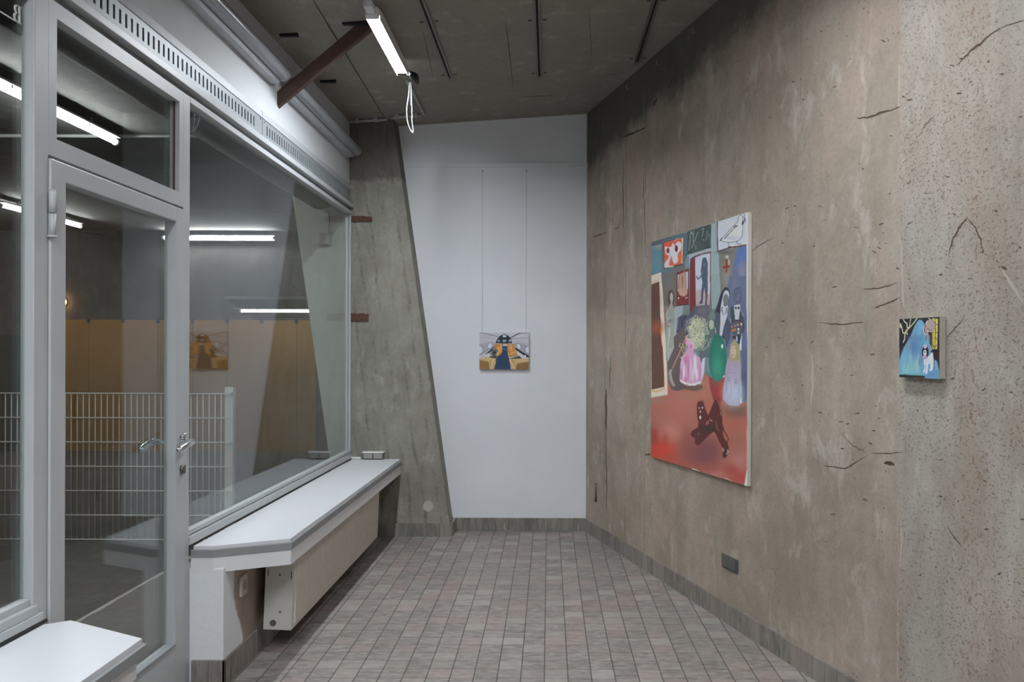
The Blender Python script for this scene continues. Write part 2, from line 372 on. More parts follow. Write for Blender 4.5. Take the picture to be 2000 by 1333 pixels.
# ================================================================== THE SETTING
def struct(mb, name, mats, base=None, **k):
    o = mb.build(name, mats, base=base, **k); o['kind'] = 'structure'; return o
YN = -2.0; WXN = WX0+WK*YN
cW = [(XU-0.25, YN), (WXN, YN), (WX0+WK*(BACK), BACK), (XU-0.25, BACK)]
struct(MB().prism([(-1.50, YN), (WXN, YN), (WX0+WK*BACK, BACK), (-1.50, BACK)], -0.12, 0.0), 'floor', M['floor'])
# ceiling: a sloping concrete slab with shallow board joints
mb = MB()
xs = [-1.80, -1.243, -1.237, -0.66, -0.655, 0.0, 2.9]
cp = [(-1.80, YN-0.1), (3.1, YN-0.1), (3.1, BACK+0.3), (-1.80, BACK+0.3)]
vb = [mb.bm.verts.new((x, y, ceilZ(x, y))) for x, y in cp]; vt = [mb.bm.verts.new((x, y, ceilZ(x, y)+0.2)) for x, y in cp]
mb.bm.faces.new(vb); mb.bm.faces.new(vt)
for i in range(4): mb.bm.faces.new((vb[i], vb[(i+1) % 4], vt[(i+1) % 4], vt[i]))
def seam(px0, py0, px1, py1, w, n=14):       # board joint lines struck on the soffit
    def hit(px, py):
        a, b = P(px, py); y = (3.198+0.069*1.21-0.013*6.54-H)/(b-0.069*a-0.013); return Vector((a*y, y, H+b*y-0.0015))
    p = [hit(px0+(px1-px0)*i/n, py0+(py1-py0)*i/n) for i in range(n+1)]
    mb.ribbon(p, w, Vector((0, 0, 1)), 1)
seam(600, -20, 752, 232, 0.014); seam(988, 40, 1003, 178, 0.006); seam(826, 60, 846, 150, 0.005)
seam(1016, 189, 1082, 186, 0.016); seam(1170, 150, 1225, 140, 0.008); seam(1150, 8, 1156, 120, 0.004)
struct(mb, 'ceiling', [M['ceiling'], M['crack']])
# right wall with its scars
mb = MB()
a0 = Vector((WX0+WK*(BACK+0.02), BACK+0.02, 0)); a1 = Vector((WXN, YN, 0)); bk = -WN*0.25
mb.prism([(a0.x, a0.y), (a1.x, a1.y), (a1.x+bk.x, a1.y+bk.y), (a0.x+bk.x, a0.y+bk.y)], -0.12, 3.7)
def crack(pts, w, k=5, jit=1.2, mi=1):
    mb.ribbon([onW(x, y, 0.0012) for x, y in finer(pts, k, jit)], w, WN, mi)
random.seed(11)
crack([(1868, 128), (1895, 100), (1925, 76), (1953, 54)], 0.007); crack([(1953, 54), (1985, 44), (2005, 38)], 0.003)
crack([(1674, 231), (1698, 229), (1725, 219), (1758, 209)], 0.007); crack([(1797, 262), (1810, 240), (1830, 224)], 0.003)
crack([(1852, 500), (1862, 465), (1875, 440), (1889, 426)], 0.006); crack([(1889, 426), (1905, 445), (1915, 468), (1920, 492)], 0.005)
crack([(1848, 663), (1865, 642), (1882, 621)], 0.003); crack([(1955, 522), (1975, 555), (1998, 590)], 0.010, mi=2)
crack([(1955, 520), (1966, 528)], 0.009); crack([(1466, 492), (1482, 480), (1512, 463)], 0.004); crack([(1686, 565), (1722, 562), (1752, 553)], 0.004)
crack([(1708, 602), (1735, 592), (1757, 581)], 0.004); crack([(1215, 268), (1232, 262), (1260, 250)], 0.016, jit=0.5)
crack([(1157, 463), (1172, 459), (1186, 454)], 0.008); crack([(1200, 447), (1210, 443)], 0.008); crack([(1260, 890), (1271, 887)], 0.01)
crack([(1218, 310), (1217, 380), (1219, 470)], 0.012, 6, 0.8); crack([(1257, 330), (1258, 400), (1260, 480)], 0.010, 6, 0.8)
crack([(1196, 375), (1197, 440), (1196, 500)], 0.006, 6, 0.6); crack([(1276, 205), (1284, 194)], 0.03, 3, 0.5)
crack([(1183, 760), (1184, 840)], 0.035, 6, 1); crack([(1184, 840), (1185, 1000)], 0.014, 8, 1.2); crack([(1192, 700), (1191, 760)], 0.012, 6, 1)
crack([(1640, 845), (1668, 872), (1690, 885)], 0.003); crack([(1610, 910), (1650, 915), (1690, 893)], 0.004); crack([(1700, 886), (1735, 887), (1762, 884)], 0.003)
crack([(1600, 630), (1640, 634), (1685, 630)], 0.004); crack([(1850, 1030), (1880, 1070)], 0.004); crack([(1728, 905), (1746, 908)], 0.016, 4, 2)
crack([(1622, 890), (1622, 850)], 0.008, mi=2); crack([(1760, 1016), (1761, 1050), (1758, 1110)], 0.012, mi=2); crack([(1585, 690), (1588, 740), (1584, 790)], 0.02, mi=2)
crack([(1757, 455), (1762, 520), (1765, 600)], 0.014, mi=2); crack([(1797, 590), (1798, 612)], 0.004, mi=2)
for i in range(110):
    px, py = random.uniform(1480, 1995), random.uniform(60, 1200)
    if py < 1000+0.6*(px-1480) and not (1750 < px < 1850 and 610 < py < 800):
        l = random.uniform(3, 10); an = random.uniform(-0.6, 0.5)
        crack([(px, py), (px+l*math.cos(an), py+l*math.sin(an))], random.uniform(0.002, 0.006), 3, 0.5)
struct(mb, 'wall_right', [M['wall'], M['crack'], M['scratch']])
# back wall: white plaster, with a hairline step
struct(MB().box(-1.7, 0.5, BACK, BACK+0.2, -0.12, 3.6), 'wall_back', M['white'])
struct(MB().box(-1.8, 3.2, YN-0.2, YN, -0.12, 3.7), 'wall_rear', M['rear'])
mb = MB(); mb.box(-1.15, 0.30, BACK-0.014, BACK, 2.876, 2.912, 0.002)
struct(mb, 'trim_1', M['white'])       # painted picture rail across the back wall
# leaning concrete pillar carrying the end of the glazing
def colx(z): return -0.742-0.142*z
mb = MB()
mb.prism([(-0.742+0.142*0.2, -0.2), (-1.595+0.142*0.2, -0.2), (-1.595-0.1435*3.6, 3.6), (colx(3.6), 3.6)], COLY, COLY+0.40, 'y', bev=0.012)
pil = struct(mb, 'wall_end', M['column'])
mb = MB(); random.seed(4)
c = onY(836, 989, COLY-0.002)
pts = [(c.x+0.042*math.cos(a)*random.uniform(0.85, 1.15), c.z+0.04*math.sin(a)*random.uniform(0.85, 1.15)) for a in np.linspace(0, 2*math.pi, 15)[:-1]]
mb.prism(pts, COLY-0.004, COLY+0.002, 'y')
tag(mb.build('mortar_patch', M['mortar'], base='auto'), 'round pale mortar plug low on the leaning concrete pillar', 'patch')
# ------------------------------------------------------------------ baseboards (tile skirting)
bh = 0.103
struct(MB().box(-0.75, 0.30, BACK-0.012, BACK, 0, bh, 0.002), 'baseboard_back', M['base_back'])
b0 = Vector((WX0+WK*(BACK-0.012), BACK-0.012, 0)); d = WN*0.012
struct(MB().prism([(b0.x, b0.y), (WXN, YN), (WXN+d.x, YN+d.y), (b0.x+d.x, b0.y+d.y)], 0, bh), 'baseboard_right', M['base_side'])
mb = MB()
r = 0.05; ex = -0.742
pp = [(XP, COLY), (XP, COLY-0.012), (ex-r, COLY-0.012)] + [(ex-r+(r+0.012)*math.sin(t), COLY+r-(r+0.012)*math.cos(t)) for t in np.linspace(0.2, 1.57, 6)] + [(ex+0.012, BACK), (ex-0.01, BACK)] + [(ex-r+(r-0.002)*math.sin(t), COLY+r-(r-0.002)*math.cos(t)) for t in np.linspace(1.57, 0.1, 6)]
mb.prism(pp, 0, bh)
struct(mb, 'baseboard_end', M['base_back'])
# ------------------------------------------------------------------ parapets, fascia
YPF = 3.486; YPN = 2.42
struct(MB().box(-1.56, XP, YPF, COLY, -0.12, 0.50, 0.006), 'wall_left', M['parapet'])
struct(MB().box(-1.56, XP, YN, YPN-0.05, -0.12, 0.50, 0.006), 'wall_left_near', M['white2'])
mb = MB(); mb.box(XP, XP+0.012, YPF-0.012, COLY, 0, 0.115, 0.002); mb.box(-1.50, XP+0.012, YPF-0.012, YPF, 0, 0.115, 0.002)
struct(mb, 'baseboard_left', M['base_side'])
struct(MB().box(XP, XP+0.012, YN, YPN-0.05, 0, 0.115, 0.002), 'baseboard_near', M['base_side'])
mb = MB(); mb.box(-1.80, XU, YN, COLY, 2.694, 3.5); mb.box(-1.80, -1.575, YN, COLY, 2.54, 2.70)
struct(mb, 'wall_left_upper', M['white2'])
# ------------------------------------------------------------------ glazed partition
mb = MB(); mb.box(-1.575, -1.497, YN, COLY-0.002, 2.514, 2.544, 0.002)
struct(mb, 'trim_2', M['frame'])
mb = MB(); mb.box(-1.60, -1.530, YN, COLY-0.002, 2.486, 2.516)
struct(mb, 'trim_3', M['frame_dk'])
Y_LP0, Y_LP1 = 2.424, 2.492       # post left of the door
Y_RP0, Y_RP1 = 3.412, 3.474       # post right of the door
GX = -1.540
# window 1: near pane
mb = MB()
mb.box(-1.550, XF, Y_LP0, Y_LP1, 0.0, 2.486, 0.003)
mb.box(-1.550, XF, YN, Y_LP0, 2.462, 2.488, 0.002)
mb.box(-1.550, XF+0.004, YN, Y_LP0+0.02, 0.640, 0.668, 0.003); mb.box(-1.550, XF-0.008, YN, Y_LP0, 0.662, 0.690, 0.003); mb.box(-1.550, XF+0.010, YN, Y_LP0+0.04, 0.616, 0.640, 0.002)
w1 = struct(mb, 'window_1', M['frame'])
def child(mb, name, mat, par, **k): return mb.build(name, mat, parent=par, **k)
child(MB().box(GX-0.003, GX+0.003, YN, Y_LP0+0.004, 0.66, 2.470), 'glass_pane', M['glass'], w1)
child(MB().box(-1.56, XF+0.012, YN, Y_LP0+0.05, 0.607, 0.615), 'gasket', M['seal'], w1)
# window 2: big far pane
mb = MB()
mb.box(-1.550, XF, Y_RP0, Y_RP1, 0.0, 2.486, 0.003)
mb.box(-1.550, XF, Y_RP1, COLY-0.004, 2.462, 2.488, 0.002)
mb.box(-1.550, XF-0.006, Y_RP1, COLY-0.004, 0.640, 0.660, 0.002); mb.box(-1.550, XF+0.006, Y_RP1, COLY-0.004, 0.601, 0.636, 0.002)
mb.box(-1.550, XF-0.02, COLY-0.05, COLY-0.004, 0.65, 2.47, 0.002); mb.box(XF-0.02, XF-0.004, COLY-0.016, COLY-0.004, 0.65, 2.47, 0.002)
w2 = struct(mb, 'window_2', M['frame'])
child(MB().box(GX-0.003, GX+0.003, Y_RP1-0.01, COLY-0.02, 0.65, 2.470), 'glass_pane', M['glass'], w2)
child(MB().box(-1.56, XF+0.007, Y_RP1-0.0, COLY-0.004, 0.5945, 0.601), 'gasket', M['seal'], w2)
# window 3: transom above the door
mb = MB()
mb.box(-1.550, XF, Y_LP1, Y_RP0, 2.436, 2.485); mb.box(-1.550, XF, Y_LP1, 2.534, 2.066, 2.436); mb.box(-1.550, XF, 3.375, Y_RP0, 2.066, 2.436)
mb.box(-1.550, XF, Y_LP1, Y_RP0, 2.010, 2.066)
w3 = struct(mb, 'window_3', M['frame'])
child(MB().box(GX-0.003, GX+0.003, 2.53, 3.38, 2.06, 2.445), 'glass_pane', M['glass'], w3)
child(MB().box(XF-0.024, XF-0.018, 3.366, 3.376, 2.07, 2.436), 'putty_strip', M['rust'], w3)
# door leaf
mb = MB(); dx0, dx1 = -1.552, XF+0.007
dl0, dl1, gl0, gl1 = 2.495, 3.424, 2.573, 3.334
mb.box(dx0, dx1, dl0, gl0, 0.02, 2.000, 0.004); mb.box(dx0, dx1, gl1, dl1, 0.02, 2.000, 0.004)
mb.box(dx0, dx1, gl0-0.004, gl1+0.004, 1.940, 2.000, 0.004); mb.box(dx0, dx1, gl0-0.004, gl1+0.004, 0.02, 0.232, 0.004)
d1 = struct(mb, 'door_1', M['frame'])
child(MB().box(GX-0.003, GX+0.003, gl0-0.01, gl1+0.01, 0.225, 1.95), 'glass_pane', M['glass'], d1)
child(MB().box(XF-0.016, XF+0.012, gl0, gl1, 0.228, 0.240, 0.003), 'glazing_bead', M['alu'], d1)
def hinge(z0, z1):
    h = MB(); yy = 2.494
    h.tube([(XF+0.012, yy, z0), (XF+0.012, yy, z0+0.006)], 0.014, 12); h.tube([(XF+0.012, yy, z0+0.006), (XF+0.012, yy, (z0+z1)/2-0.002)], [0.008, 0.0105], 12)
    h.tube([(XF+0.012, yy, (z0+z1)/2+0.002), (XF+0.012, yy, z1-0.008), (XF+0.012, yy, z1)], [0.011, 0.011, 0.006], 12)
    return child(h, 'hinge', M['frame'], d1)
hinge(1.760, 1.905); hinge(0.30, 0.445)
def lever(sx, x0):
    h = MB(); y, z = 3.392, 1.042
    h.tube([(x0, y, z), (x0+sx*0.006, y, z)], 0.022, 16)
    h.tube([(x0, y, z), (x0+sx*0.03, y, z), (x0+sx*0.047, y-0.006, z+0.003), (x0+sx*0.053, y-0.03, z+0.007), (x0+sx*0.054, y-0.07, z+0.002), (x0+sx*0.052, y-0.115, z-0.009), (x0+sx*0.050, y-0.135, z-0.013), (x0+sx*0.048, y-0.148, z-0.012)],
           [0.009, 0.009, 0.011, 0.0125, 0.0135, 0.015, 0.013, 0.006], 14)
    return child(h, 'door_handle', M['chrome'], d1, smooth=True)
lever(1, dx1); lever(-1, dx0)
h = MB(); h.tube([(dx1, 3.375, 1.068), (dx1+0.018, 3.372, 1.072)], [0.006, 0.009], 12); h.tube([(dx1+0.018, 3.372, 1.072), (dx1+0.020, 3.37, 1.085)], [0.008, 0.009], 12); child(h, 'thumb_latch', M['chrome'], d1)
h = MB(); h.tube([(dx1, 3.385, 0.936), (dx1+0.012, 3.385, 0.936)], 0.015, 16); h.box(dx1, dx1+0.014, 3.374, 3.396, 0.915, 0.935, 0.003); child(h, 'lock_cylinder', M['steel'], d1)
struct(MB().box(-1.60, -1.50, Y_LP1, Y_RP0, -0.1, 0.018), 'trim_4', M['alu'])
# lettering on the near pane, read from the street side
def letterB(y0, z0, h, x):
    s = h; mb = MB()
    def pz(u, v): return (y0-u*s, z0+v*s)       # mirrored: grows towards the camera
    def poly(pts): mb.prism([pz(*p) for p in pts], x-0.001, x+0.001, 'x')
    poly([(0.10, 0), (0.24, 0), (0.24, 1), (0.10, 1)])
    poly([(0.0, 0), (0.12, 0), (0.12, 0.05), (0.0, 0.03)]); poly([(0.0, 1), (0.12, 1), (0.12, 0.95), (0.0, 0.97)])
    def bowl(v0, v1, w, t):
        cv, rv = (v0+v1)/2, (v1-v0)/2; o = []; i = []
        for k in range(13):
            a = -math.pi/2+math.pi*k/12
            o.append((0.34+w*math.cos(a), cv+rv*math.sin(a))); i.append((0.34+(w-t)*math.cos(a), cv+(rv-0.05)*math.sin(a)))
        for k in range(12): poly([o[k], o[k+1], i[k+1], i[k]])
        poly([(0.22, v0), (0.345, v0), (0.345, v0+0.05), (0.22, v0+0.05)]); poly([(0.22, v1-0.05), (0.345, v1-0.05), (0.345, v1), (0.22, v1)])
    bowl(0.48, 1.0, 0.30, 0.14); bowl(0.0, 0.53, 0.36, 0.15)
    return mb
lt = thing('window_lettering', (GX+0.004, 2.33, 2.36), 'white letter B and underline in mirror writing on the near window glass', 'lettering')
child(letterB(2.402, 2.365, 0.050, GX+0.0045), 'letter', M['letter'], lt)
mbl = MB(); mbl.box(GX+0.0035, GX+0.0055, 2.22, 2.374, 2.364, 2.3675); child(mbl, 'underline', M['letter'], lt)
# ventilation strips above the glazing
def grille(y0, y1, s0, s1, label):
    t = thing('ventilation_grille', (XU, (y0+y1)/2, 2.544), label, 'vent', 'ventilation grilles above the glazing')
    mb = MB(); x = XU+0.006; xb = x-0.004; zA, zB, zC, zD = 2.545, 2.580, 2.630, 2.652
    mb.box(xb, x, y0, y1, zA, zB); mb.box(xb, x, y0, y1, zC, zD)
    n = int((s1-s0)/0.0415); ys = [y0]
    for k in range(n): ys += [s0+k*0.0415, s0+k*0.0415+0.015]
    ys.append(y1)
    for k in range(0, len(ys), 2): mb.box(xb, x, ys[k], ys[k+1], zB, zC)
    child(mb, 'slotted_plate', M['alu'], t)
    mb = MB(); mb.prism([(x, 2.652), (XU+0.001, 2.662), (XU+0.001, 2.695), (XU+0.003, 2.695), (x+0.004, 2.655)], y0, y1, 'y'); child(mb, 'top_flange', M['alu_lt'], t)
    child(MB().box(-1.572, -1.570, y0+0.01, y1-0.01, 2.55, 2.69), 'dark_backing', M['dark'], t)
    for yy in (y0+0.03, y1-0.03):
        for zz in (2.56, 2.642): child(MB().tube([(x, yy, zz), (x+0.003, yy, zz)], 0.004, 8), 'screw', M['steel'], t)
grille(0.40, 2.385, 0.52, 2.30, 'near slotted metal ventilation grille above the near window')
grille(2.39, 4.385, 2.47, 4.31, 'slotted metal ventilation grille above the glass door')
grille(4.39, COLY-0.003, 4.455, COLY-0.05, 'slotted metal ventilation grille above the large pane, ending at the pillar')
# ------------------------------------------------------------------ window sills
def sill(poly_top, poly_edge, poly_apron, zt, label, loc):
    t = thing('window_sill', loc, label, 'sill', 'window sills')
    child(MB().prism(poly_edge, zt-0.047, zt-0.016, bev=0.001), 'stone_edge', M['stone'], t)
    child(MB().prism(poly_top, zt-0.016, zt, bev=0.0015), 'laminate_top', M['lam'], t)
    child(MB().prism(poly_apron, zt-0.112, zt-0.047), 'apron', M['apron'], t)
ZS = 0.594
def far(o, x=0.0):
    return [(XF+0.004, YPF-o), (-1.414, YPF-o), (-1.129+o, 3.628-o*0.9), (-1.129+o, COLY-0.004), (XF+0.004, COLY-0.004)]
top = [(XF+0.012, YPF+0.006), (-1.416, YPF+0.006), (-1.133, 3.634), (-1.133, COLY-0.004), (XF+0.012, COLY-0.004)]
sill(top, far(0.004), far(0.0005), ZS, 'long white window sill with grey edge below the large pane, above the radiator', (-1.3, 4.9, ZS-0.112))
ZN = 0.606
def near(o): return [(XF+0.006, YN), (-1.139+o, YN), (-1.139+o, 2.335+o*0.3), (-1.435, 2.495+o), (XF+0.006, 2.495+o)]
sill([(XF+0.014, YN), (-1.146, YN), (-1.146, 2.335), (-1.437, 2.49), (XF+0.014, 2.452)], near(0.006), near(-0.02), ZN, 'white window sill with chamfered end in the near left corner', (-1.3, 0.3, ZN-0.112))
# ================================================================== THINGS IN THE ROOM
# radiator hung below the long sill, leaning a little
ry0, ry1 = 3.86, 5.80; rxf, rxb = -1.195, -1.330; rz0, rz1 = 0.118, 0.468
ra = thing('radiator', (-1.26, (ry0+ry1)/2, rz0), 'cream ribbed panel radiator hanging under the long window sill', 'radiator')
TILT = Matrix.Translation((rxb, 0, rz0)) @ Matrix.Rotation(math.radians(2.2), 4, 'Y') @ Matrix.Translation((-rxb, 0, -rz0))
mb = MB(); mb.box(rxf-0.012, rxf-0.004, ry0+0.004, ry1, rz0, rz1, 0.003)
n = 56; pw = (ry1-ry0-0.06)/n
for k in range(n):
    y = ry0+0.03+k*pw
    mb.prism([(rxf-0.006, y+0.003), (rxf+0.002, y+0.007), (rxf+0.002, y+pw-0.007), (rxf-0.006, y+pw-0.003)], rz0+0.022, rz1-0.02)
mb.bm.transform(TILT); child(mb, 'front_panel', M['rad'], ra)
mb = MB(); mb.box(rxb, rxf-0.004, ry0, ry0+0.004, rz0, rz1, 0.0015); mb.bm.transform(TILT); ep = child(mb, 'end_plate', M['radside'], ra)
mb = MB(); mb.box(rxb, rxf-0.004, ry1-0.004, ry1, rz0, rz1); mb.bm.transform(TILT); child(mb, 'end_plate', M['radside'], ra)
mb = MB(); mb.box(rxb, rxb+0.010, ry0+0.01, ry1-0.01, rz0+0.01, rz1-0.02); mb.bm.transform(TILT); child(mb, 'rear_panel', M['radside'], ra)
mb = MB(); mb.box(rxb+0.012, rxf-0.014, ry0+0.01, ry1-0.01, rz1-0.012, rz1-0.006)
for k in range(40): mb.box(rxb+0.014, rxf-0.018, ry0+0.05+k*0.047, ry0+0.053+k*0.047, rz0+0.02, rz1-0.012)
mb.bm.transform(TILT); child(mb, 'top_grille', M['radside'], ra)
for (x, z, r_) in ((rxb+0.045, rz0+0.032, 0.0145), (rxb+0.05, rz1-0.035, 0.0145), (rxb+0.076, rz0+0.085, 0.005), (rxb+0.068, rz1-0.092, 0.005)):
    mb = MB(); mb.tube([(x, ry0-0.003, z), (x, ry0+0.003, z)], r_, 16); mb.bm.transform(TILT); child(mb, 'blanking_plug', M['hole'], ra)
for (x, z) in ((rxf-0.013, rz1-0.11), (rxb+0.012, rz1-0.10)):
    mb = MB(); mb.box(x-0.0015, x+0.0015, ry0-0.002, ry0+0.002, z, z+0.034); mb.bm.transform(TILT); child(mb, 'slot', M['black'], ra)
for y in (ry0+0.25, ry1-0.25): child(MB().box(XP+0.013, rxb+0.02, y, y+0.03, rz0+0.05, rz1-0.06), 'wall_bracket', M['steel'], ra)
mb = MB(); mb.tube([(rxb+0.05, ry1-0.002, rz1-0.03), (rxb+0.05, ry1+0.05, rz1-0.03), (rxb+0.05, ry1+0.055, rz1-0.08)], 0.012, 10); child(mb, 'valve', M['greypl'], ra)
mb = MB(); mb.tube([(rxb+0.04, ry1-0.002, rz0+0.05), (rxb+0.04, ry1+0.07, rz0+0.05)], 0.016, 10)
child(mb, 'pipe_stub', M['greypl'], ra)
# mains socket on the bare parapet beside the radiator
sk = thing('wall_socket', (XP, 3.71, 0.33), 'grimy white wall socket on the parapet beside the radiator', 'socket')
child(MB().box(XP, XP+0.012, 3.665, 3.735, 0.325, 0.415, 0.003), 'face_plate', M['dirtypl'], sk)
child(MB().tube([(XP+0.012, 3.70, 0.37), (XP+0.0135, 3.70, 0.37)], 0.022, 18), 'plug_well', M['greypl'], sk)
for dz in (-0.008, 0.008): child(MB().tube([(XP+0.0135, 3.70, 0.37+dz), (XP+0.0145, 3.70, 0.37+dz)], 0.003, 8), 'contact_hole', M['black'], sk)
# twin socket box on the pillar just above the sill
a = onY(711, 899, COLY); b = onY(751, 882.5, COLY); zb = ZS+0.004
tb = thing('socket_box', ((a.x+b.x)/2, COLY, zb), 'grey twin socket box with pale lid on the pillar at the end of the sill', 'socket')
child(MB().box(a.x, b.x, COLY-0.05, COLY, zb, b.z-0.006, 0.003), 'housing', M['switchpl'], tb)
child(MB().box(a.x-0.004, b.x+0.004, COLY-0.058, COLY, b.z-0.006, b.z+0.003, 0.002), 'lid', M['whitepl'], tb)
mid = (a.x+b.x)/2
for x0, x1 in ((a.x+0.008, mid-0.006), (mid+0.006, b.x-0.008)): child(MB().box(x0, x1, COLY-0.054, COLY-0.05, zb+0.004, b.z-0.009, 0.002), 'flap', M['greypl'], tb)
a = onY(686, 900, COLY); b = onY(706, 892.5, COLY)
tag(MB().box(a.x, b.x, COLY-0.03, COLY, ZS+0.001, b.z, 0.004).build('cable_cover', M['whitepl'], base='auto'), 'small white cable cover between the window jamb and the twin socket box', 'cover')
# rusty anchor plates in the pillar
for (x0, y0, x1, y1, lb) in ((681.5, 423, 727, 434, 'upper flaky rusty iron bar set into the leaning pillar'), (681.5, 613, 720, 628, 'lower flaky rusty iron bar set into the leaning pillar')):
    a = onY(x0, y1, COLY); b = onY(x1, y0, COLY); mb = MB(); random.seed(int(y0))
    us = np.linspace(a.x, b.x, 9); t_ = [(u, b.z+random.uniform(-0.006, 0.004)) for u in us]; l_ = [(u, a.z+random.uniform(-0.005, 0.005)) for u in us[::-1]]
    mb.prism(t_+l_, COLY-0.012, COLY+0.004, 'y')
    tag(mb.build('iron_bar', M['rust_dk'], base='auto'), lb, 'iron bar', 'rusty bars in the pillar')
# double switch on the right wall
c0 = onW(1411.5, 1099); c1 = onW(1442, 1103); zc0, zc1 = onW(1411.5, 1106.5).z, onW(1411.5, 1080).z
sw = thing('light_switch', (c0+(c1-c0)/2)*1.0, 'anthracite grey double rocker switch low on the right concrete wall', 'switch')
u = WD; Lw = (c1-c0).length
Rw = Matrix(((u.x, WN.x, 0, c0.x), (u.y, WN.y, 0, c0.y), (0, 0, 1, 0), (0, 0, 0, 1)))   # local: along wall, out of wall, up
def wbox(u0, u1, o0, o1, z0, z1, bev=0.0): return MB().box(u0, u1, o0, o1, z0, z1, bev, Rw)
child(wbox(0, Lw, 0, 0.008, zc0, zc1, 0.002), 'frame', M['switchpl'], sw)
for u0, u1 in ((0.010, Lw/2-0.001), (Lw/2+0.001, Lw-0.010)): child(wbox(u0, u1, 0.008, 0.014, zc0+0.010, zc1-0.010, 0.002), 'rocker', M['switchpl'], sw)
# slim metal strip low in the far right corner
a = onW(1160, 981); b = onW(1166, 944)
mb = MB(); p = onW(1163.5, 980, 0.006); q = onW(1163.5, 944, 0.006); mb.tube([onW(1160.5, 978, 0.001), Vector((p.x, p.y, p.z)), q], 0.008, 8)
tag(mb.build('metal_strip', M['steel'], base='auto'), 'short dull metal bar upright on the right wall near the far corner', 'bar')
# cable stub at the foot of the back wall
a = onY(985, 1027, BACK-0.012); mb = MB(); mb.tube([(a.x, BACK-0.014, 0.06), (a.x+0.004, BACK-0.018, 0.02), (a.x+0.015, BACK-0.022, 0.006), (a.x+0.06, BACK-0.028, 0.005)], 0.0035, 8)
tag(mb.build('cable_stub', M['cablew'], base='auto'), 'short white cable end curling from the foot of the back wall', 'cable')
# ------------------------------------------------------------------ ceiling tube lamps
def lamp(x, y0, y1, z, label, group, w=0.064):
    t = thing('tube_lamp', (x, (y0+y1)/2, z), label, 'lamp', group)
    child(MB().box(x-w/2, x+w/2, y0, y1, z+0.016, z+0.019), 'diffuser', M['room_glow'], t)
    mb = MB(); mb.prism([(x-w/2-0.003, z), (x-w/2-0.003, z+0.055), (x+w/2+0.003, z+0.055), (x+w/2+0.003, z), (x+w/2+0.0005, z), (x+w/2+0.0005, z+0.02), (x-w/2-0.0005, z+0.02), (x-w/2-0.0005, z)], y0-0.002, y1+0.002, 'y'); child(mb, 'housing', M['whitepl'], t)
    mb = MB(); mb.box(x-w/2-0.001, x+w/2+0.001, y0-0.045, y0-0.002, z, z+0.05, 0.006); child(mb, 'end_cap', M['whitepl'], t)
    mb = MB(); mb.box(x-w/3, x+w/3, y0-0.13, y0-0.045, z+0.012, z+0.045, 0.004); child(mb, 'plug_connector', M['whitepl'], t)
    for yy in (y0+0.12, y1-0.12):
        child(MB().box(x-0.012, x+0.012, yy-0.012, yy+0.012, z+0.055, ceilZ(x, yy)+0.005), 'mounting_bracket', M['steel'], t)
    return t
ZL = 3.085; XL = -0.533*(ZL-H)
lamp(XL, 4.155, 4.995, ZL, 'bright white tube lamp hanging under the concrete ceiling above the door side', 'room ceiling lamps')
lamp(XL, -1.3, 1.0, 3.07, 'added unseen fill tube lamp above the camera in line with the visible one', 'room ceiling lamps')  # out-of-view lamp added for fill light
lamp(0.60, 2.35, 3.0, 3.10, 'lit tube lamp high beside the right wall, near the camera', 'room ceiling lamps')
# black connector and loose cable at the far end of the visible lamp
mb = MB(); mb.tube([(XL+0.035, 5.005, 3.105), (XL+0.055, 5.09, 3.11), (XL+0.06, 5.16, 3.10)], [0.016, 0.026, 0.014], 10)
cn = tag(mb.build('cable_connector', M['black'], base='auto'), 'black cable connector behind the far end of the lit ceiling lamp', 'connector')
Yc = 5.16
pts = [onY(px, py, Yc) for px, py in ((800, 170), (797.5, 190), (794.5, 210), (795, 230), (798, 245), (803, 256), (806.5, 259), (806.5, 250), (804.5, 236), (804.5, 222), (804, 200), (802, 176))]
def spline(p, k=5):
    out = []
    for i in range(len(p)-1):
        p0, p1, p2, p3 = p[max(i-1, 0)], p[i], p[i+1], p[min(i+2, len(p)-1)]
        for j in range(k):
            t = j/k; out.append(0.5*((2*p1)+(p2-p0)*t+(2*p0-5*p1+4*p2-p3)*t*t+(3*p1-p0-3*p2+p3)*t**3))
    return out+[p[-1]]
pts[0].z = 3.10; pts[-1].z = 3.10
mb = MB(); mb.tube(spline(pts), 0.0032, 8); tag(mb.build('cable_loop', M['cablew'], base='auto'), 'white cable hanging in a loop from the connector below the ceiling', 'cable')
mb = MB(); mb.tube(spline([onY(801, 172, Yc+0.01), onY(801.5, 195, Yc+0.01), onY(802.5, 209, Yc+0.01)], 4), 0.005, 8); tag(mb.build('cable_end', M['black'], base='auto'), 'short black cable end dangling beside the white cable loop', 'cable')
# conduits on the ceiling
def conduit(p, q, label, clips=()):
    t = thing('conduit_pipe', (Vector(p)+Vector(q))/2, label, 'conduit', 'grey conduit pieces by the pillar head')
    child(MB().tube([p, q], 0.0105, 10), 'pipe', M['pvc'], t)
    for f in clips:
        c = Vector(p).lerp(Vector(q), f); child(MB().box(c.x-0.012, c.x+0.012, c.y-0.012, c.y+0.012, c.z-0.011, ceilZ(c.x, c.y)+0.004), 'clip', M['pvc'], t)
zc = lambda x, y: ceilZ(x, y)-0.016
conduit((-0.935, 5.42, zc(-0.935, 5.42)), (-0.94, 6.20, zc(-0.94, 6.20)), 'grey conduit running from the lamp cable towards the back wall', (0.3, 0.8))
conduit((-1.515, 6.27, zc(-1.515, 6.27)), (-1.235, 6.27, zc(-1.235, 6.27)), 'grey conduit across the head of the pillar, next to the glazing wall', (0.2, 0.7))
conduit((-1.195, 6.22, zc(-1.195, 6.22)), (-0.965, 6.22, zc(-0.965, 6.22)), 'grey conduit at the ceiling just above the white back wall', (0.2, 0.8))
